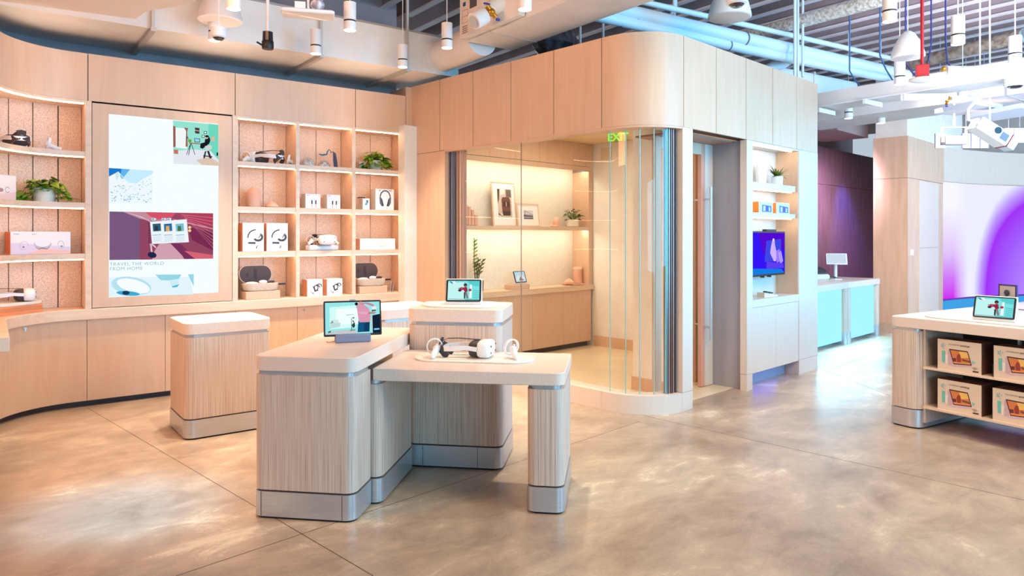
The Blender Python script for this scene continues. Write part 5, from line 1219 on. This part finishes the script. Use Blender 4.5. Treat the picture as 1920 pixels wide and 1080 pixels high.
# pendants
cap = flat((252,246,240), .4)
def pendant(label, px, py, z, first=[None], warm=True, on=True):
    X, Y = onz(px, py, z)
    if first[0] is None:
        t = thing('pendant_light', label, 'pendant light', FW, (X, Y, z), 0, 'white cylinder pendant lights')
        part('lamp_body', MB().lathe([(.050,.08),(.050,.225),(1e-6,.226)], seg=28), flat((232,230,228), .4), t, 40)
        part('black_ring', MB().lathe([(.0485,.068),(.0485,.0795)], seg=28), black, t, 40)
        part('lower_sleeve', MB().lathe([(.040,.012),(.044,0),(.050,.0),(.050,.067),(1e-6,.067)], seg=28), flat((240,236,230), .4), t, 40)
        part('reflector', MB().lathe([(.0395,.006),(.030,.028),(1e-6,.03)], seg=20), flat((150,142,130), .3, .4), t)
        part('light_ring', MB().lathe([(.0405,-.0015),(.0465,-.0015)], seg=28), glow((255,240,220), 5), t)
        part('cable', MB().cyl((0,0,.227), (0,0,4.2-z), .004, 8), white, t)
        first[0] = t
    else: t = copy_thing(first[0], FW, (X, Y, z), 0, label)
    l = spot('pendant_beam', (X, Y, z-.01), (X, Y, 0), 150 if warm else 60, (1.0,.88,.72) if warm else (.86,.90,1.0), 74, .7, .04)
    return t
for px, py, z, lab in ((438,17,3.13,'white pendant light cut by the top edge, right of the big speaker cone at left'), (656,57,3.17,'white pendant light in front of the left joists, highest of the left group'), (592,101,3.2,'white pendant light against the duct side, below the flat access point'),
                       (755,126,3.22,'white pendant light against the duct side, nearest the round duct'), (838,90,3.22,'white pendant light in front of the round white duct'), (984,18,3.15,'white pendant light cut by the top edge, over the flat white duct'),
                       (402,76,3.2,'white pendant light mostly hidden behind the left speaker cone')):
    pendant(lab, px, py, z)
for px, py, z, lab in ((1668,40,3.1,'white pendant light cut by the top edge, left of the red pole'), (1687,158,3.0,'white pendant light directly under the right white cone'), (1796,83,3.05,'white pendant light right of the red pole'),
                       (1903,117,3.0,'white pendant light at the right frame edge'), (1591,222,2.98,'small distant pendant light left of the column'), (1652,231,2.98,'small distant pendant light just above the column top'),
                       (1805,180,2.98,'small pendant light beside the brass valve on the right')):
    pendant(lab, px, py, z, warm=False)
# bell shaped hanging speakers
def bell(label, px, py, z, w, tilt=0):
    X, Y = onz(px, py, z); t = thing('hanging_speaker', label, 'speaker', FW, (X, Y, z), 0, 'white bell shaped hanging speakers')
    part('speaker_shell', MB().lathe([(w*.93,.004),(w,.012),(w*.98,.04),(w*.86,w*.7),(w*.66,w*1.15),(w*.42,w*1.55),(w*.2,w*1.75),(1e-6,w*1.8)], seg=36), white, t, 60)
    part('grille', MB().lathe([(1e-6,0),(w*.92,.0035)], seg=36), flat((236,226,222), .7), t)
    part('cable', MB().cyl((0,0,w*1.78), (0,0,4.2-z), .004, 6), white, t)
bell('white bell speaker at the top left, in front of the air duct', 413, 42, 3.35, .185)
bell('white bell speaker at the top centre right, over the pipes', 1368, 35, 3.45, .19)
bell('white bell speaker left of the red pole', 1702, 110, 3.1, .14)
def dome(label, px, py, z, r=.055):
    X, Y = onz(px, py, z); t = thing('dome_camera', label, 'camera', FW, (X, Y, z))
    part('housing', MB().lathe([(r*.8,.02),(r,.03),(r,.10),(1e-6,.105)], seg=24), white, t, 40); part('dome', MB().lathe([(1e-6,0),(r*.5,.004),(r*.75,.02),(r*.78,.03)], seg=20), lens, t, 60)
    part('mount', MB().cyl((0,0,.105), (0,0,4.2-z), .006, 8), white, t)
dome('white dome camera under the left bell speaker', 410, 76, 3.05, .06)
dome('white dome camera at the top edge over the right pipes', 1381, 14, 3.15, .075)
dome('white dome camera at the right frame edge below the tray', 1903, 166, 2.9, .09)
X, Y = onz(502, 92, 3.05); t = thing('sensor_pod', 'black cylindrical sensor on a pale pole, top left', 'sensor', FW, (X, Y, 3.05))
part('lower_body', MB().lathe([(.045,0),(.048,.01),(.048,.06),(.044,.065),(1e-6,.065)], seg=20), black, t, 40); part('upper_body', MB().lathe([(.044,.066),(.042,.14),(1e-6,.14)], seg=20), flat((16,20,30), .1, coat=1), t, 40)
part('side_arm', MB().cyl((-.04,-.0,.02), (-.10,-.02,.035), .008, 8), black, t); part('pole', MB().cyl((0,0,.14), (0,0,1.2), .014), white, t)
X, Y = onz(578, 30, 3.22); t = thing('access_point', 'flat white wireless access point with bulb-like fittings above, top left', 'access point', FW, (X, Y, 3.22), -30)
part('panel_body', MB().prism(rrect(-.20,.20,-.10,.10,.02,4), 0, .03, bev=.008), white, t); part('fitting', MB().box(-.1,-.02,-.03,.03,.031,.10), white, t); part('fitting_cap', MB().ball((.07,0,.09), .055, (1,1,.8)), textured('clear_bulb', (20,20,20), [(.4,(150,150,170)),(.6,(240,240,250))], .1, 3, bump=.5), t, 60)
part('mount', MB().cyl((0,0,.03), (0,0,.98), .01), white, t)
# red fixture
X, Y = onz(1729, 150, 2.85); t = thing('red_fixture', 'red ceiling box on a long red pole with a white disc below', 'fixture', FW, (X, Y, 2.85), 20)
part('disc', MB().lathe([(1e-6,-.02),(.07,-.014),(.105,.0),(.10,.012),(1e-6,.014)], seg=28), offwhite, t, 60); part('box', MB().box(-.05,.05,-.05,.05,.016,.125), red, t, bevel=.004); part('pole', MB().cyl((0,0,.125), (0,0,1.6), .014), red, t)
# loose blue cables
for q_, (pth, lab) in enumerate(((((1650,104),(1661,130),(1679,159)), 'blue data cable loop left of the right bell pendant'), (((1593,133),(1603,150),(1620,170)), 'pair of dark blue cables near the column top'), (((1746,82),(1741,112),(1738,118)), 'short violet blue cable right of the red pole'),
                                ((( 1773,76),(1776,115),(1790,140)), 'violet blue cable curving down right of the white disc'), (((1698,118),(1712,138),(1735,160)), 'violet blue cable left of the red box'))):
    P_ = [atd(x, y, 8.0) for x, y in pth]; P_ = [(P_[0][0], P_[0][1], 4.2)] + P_
    solid('data_cable', MB().tube(P_, .009, 8), flat((62,58,130) if q_ > 1 else (50,96,140), .45), lab, 'cable', smooth=60)
# right hand plant: troffers, projector, valves
def panel_light(label, corners, z, th=.05):
    P_ = [onz(px, py, z) for px, py in corners]; solid('ceiling_panel', MB().prism(P_, z, z+th), flat((240,242,250), .5), label, 'ceiling panel')
panel_light('white flat hanging panel behind the brass valve at right', [(1752,213),(1793,217),(1880,204),(1830,196)], 2.93)
panel_light('white slatted hanging panel above the projector at right', [(1814,221),(1848,229),(1960,212),(1915,202)], 2.85)
X, Y, Z = atd(1858, 250, 7.3); t = thing('projector', 'white projector pointing down at the right under the hanging panels', 'projector', FW, (X, Y, Z), 0); t0_ = t; part('ceiling_pole', MB().cyl((-.05,0,.05), (-.05,0,4.2-Z), .009), white, t0_)
t = part('casing', MB().box(-.20,.16,-.09,.09,-.07,.07), offwhite, t0_, bevel=.012, rot=(0, math.radians(32), -math.radians(44))); part('lens_ring', MB().cyl((.0,-.092,.02), (.0,-.10,.02), .035, 20), black, t); part('vent_grille', MB().box(.05,.13,-.0915,-.0905,-.04,.04), flat((110,112,120), .5), t)
part('lens_hood', MB().box(.165,.26,-.07,.07,-.06,.05), flat((206,208,216), .4), t, bevel=.01); part('trim_line', MB().box(.162,.1645,-.092,.092,-.072,.072), red, t); part('cable_loop', MB().tube([(-.2,-.04,0),(-.30,-.05,-.03),(-.36,-.05,.06),(-.33,-.05,.18)], .016, 8), white, t, 60)
X, Y, Z = atd(1789, 262, 8.2); t = thing('grille_lamp', 'small silver lamp with a fine grille left of the projector', 'lamp', FW, (X, Y, Z-.06), -45)
part('housing', MB().box(-.13,.13,-.06,.06,0,.10), steel, t, bevel=.006); part('grille', MB().box(-.1,.1,-.064,-.0605,.02,.09), textured('fine_grille', (200,200,200), [(.4,(110,110,130)),(.6,(190,190,200))], .4, 1), t); part('yoke', MB().box(-.14,-.132,-.02,.02,.03,.2).box(.132,.14,-.02,.02,.03,.2).box(-.14,.14,-.02,.02,.2,.21).cyl((0,0,.21),(0,0,.7),.012), white, t)
for q_, (px, w) in enumerate(((1763,.07), (1811,.052), (1828,.052), (1845,.052), (1891,.06), (1912,.08))):
    X, Y, Z = atd(px, 264 if px < 1880 else 254, 9.6)
    solid('acoustic_baffle', MB().box(-w, w, -.015, .015, -.10, .10).cyl((0,0,.10),(0,0,4.2-Z),.003,6), flat((206,214,240), .5), ['pale hanging baffle left of the grille lamp', 'pale hanging baffle right of the grille lamp, first of three', 'pale hanging baffle right of the grille lamp, second of three', 'pale hanging baffle behind the projector', 'pale hanging baffle right of the projector', 'pale hanging baffle at the right frame edge'][q_], 'baffle', FW, (X, Y, Z), -46, 'pale hanging baffles')
X, Y, Z = atd(1777, 189, 6.9); t = thing('brass_valve', 'brass valve cluster under the cable tray at right', 'valve', FW, (X, Y, Z))
part('valve_body', MB().tube([(-.05,0,-.04),(-.02,0,.0),(.03,-.01,.02),(.07,-.01,.03)], .013, 8).ball((-.02,0,0), .022).ball((.04,0,.03), .018).tube([(-.03,0,.02),(.0,0,.05),(.05,0,.05)], .006, 6), brass, t, 60); part('valve_handle', MB().box(-.05,-.02,-.01,.01,-.065,-.05), cyanplug, t)
part('supply_pipe', MB().tube([(.07,-.01,.03),(.3,-.2,.03)], .02, 10).tube([(-.05,0,.03),(-.35,.3,.03)], .035, 12), white, t, 60)
X, Y, Z = atd(1770, 131, 7.0); t = thing('brass_valve', 'small brass valve above the cable tray, right of the white disc', 'valve', FW, (X, Y, Z))
part('valve_body', MB().tube([(-.06,0,-.02),(0,0,.0),(.06,0,.02)], .012, 8).ball((-.01,0,.01), .024), brass, t, 60); part('supply_pipe', MB().tube([(.06,0,.0),(.35,-.28,.0)], .05, 14), plaster, t, 60); part('hanger', MB().cyl((.3,-.24,.04),(.3,-.24,4.2-Z), .008, 6), white, t)
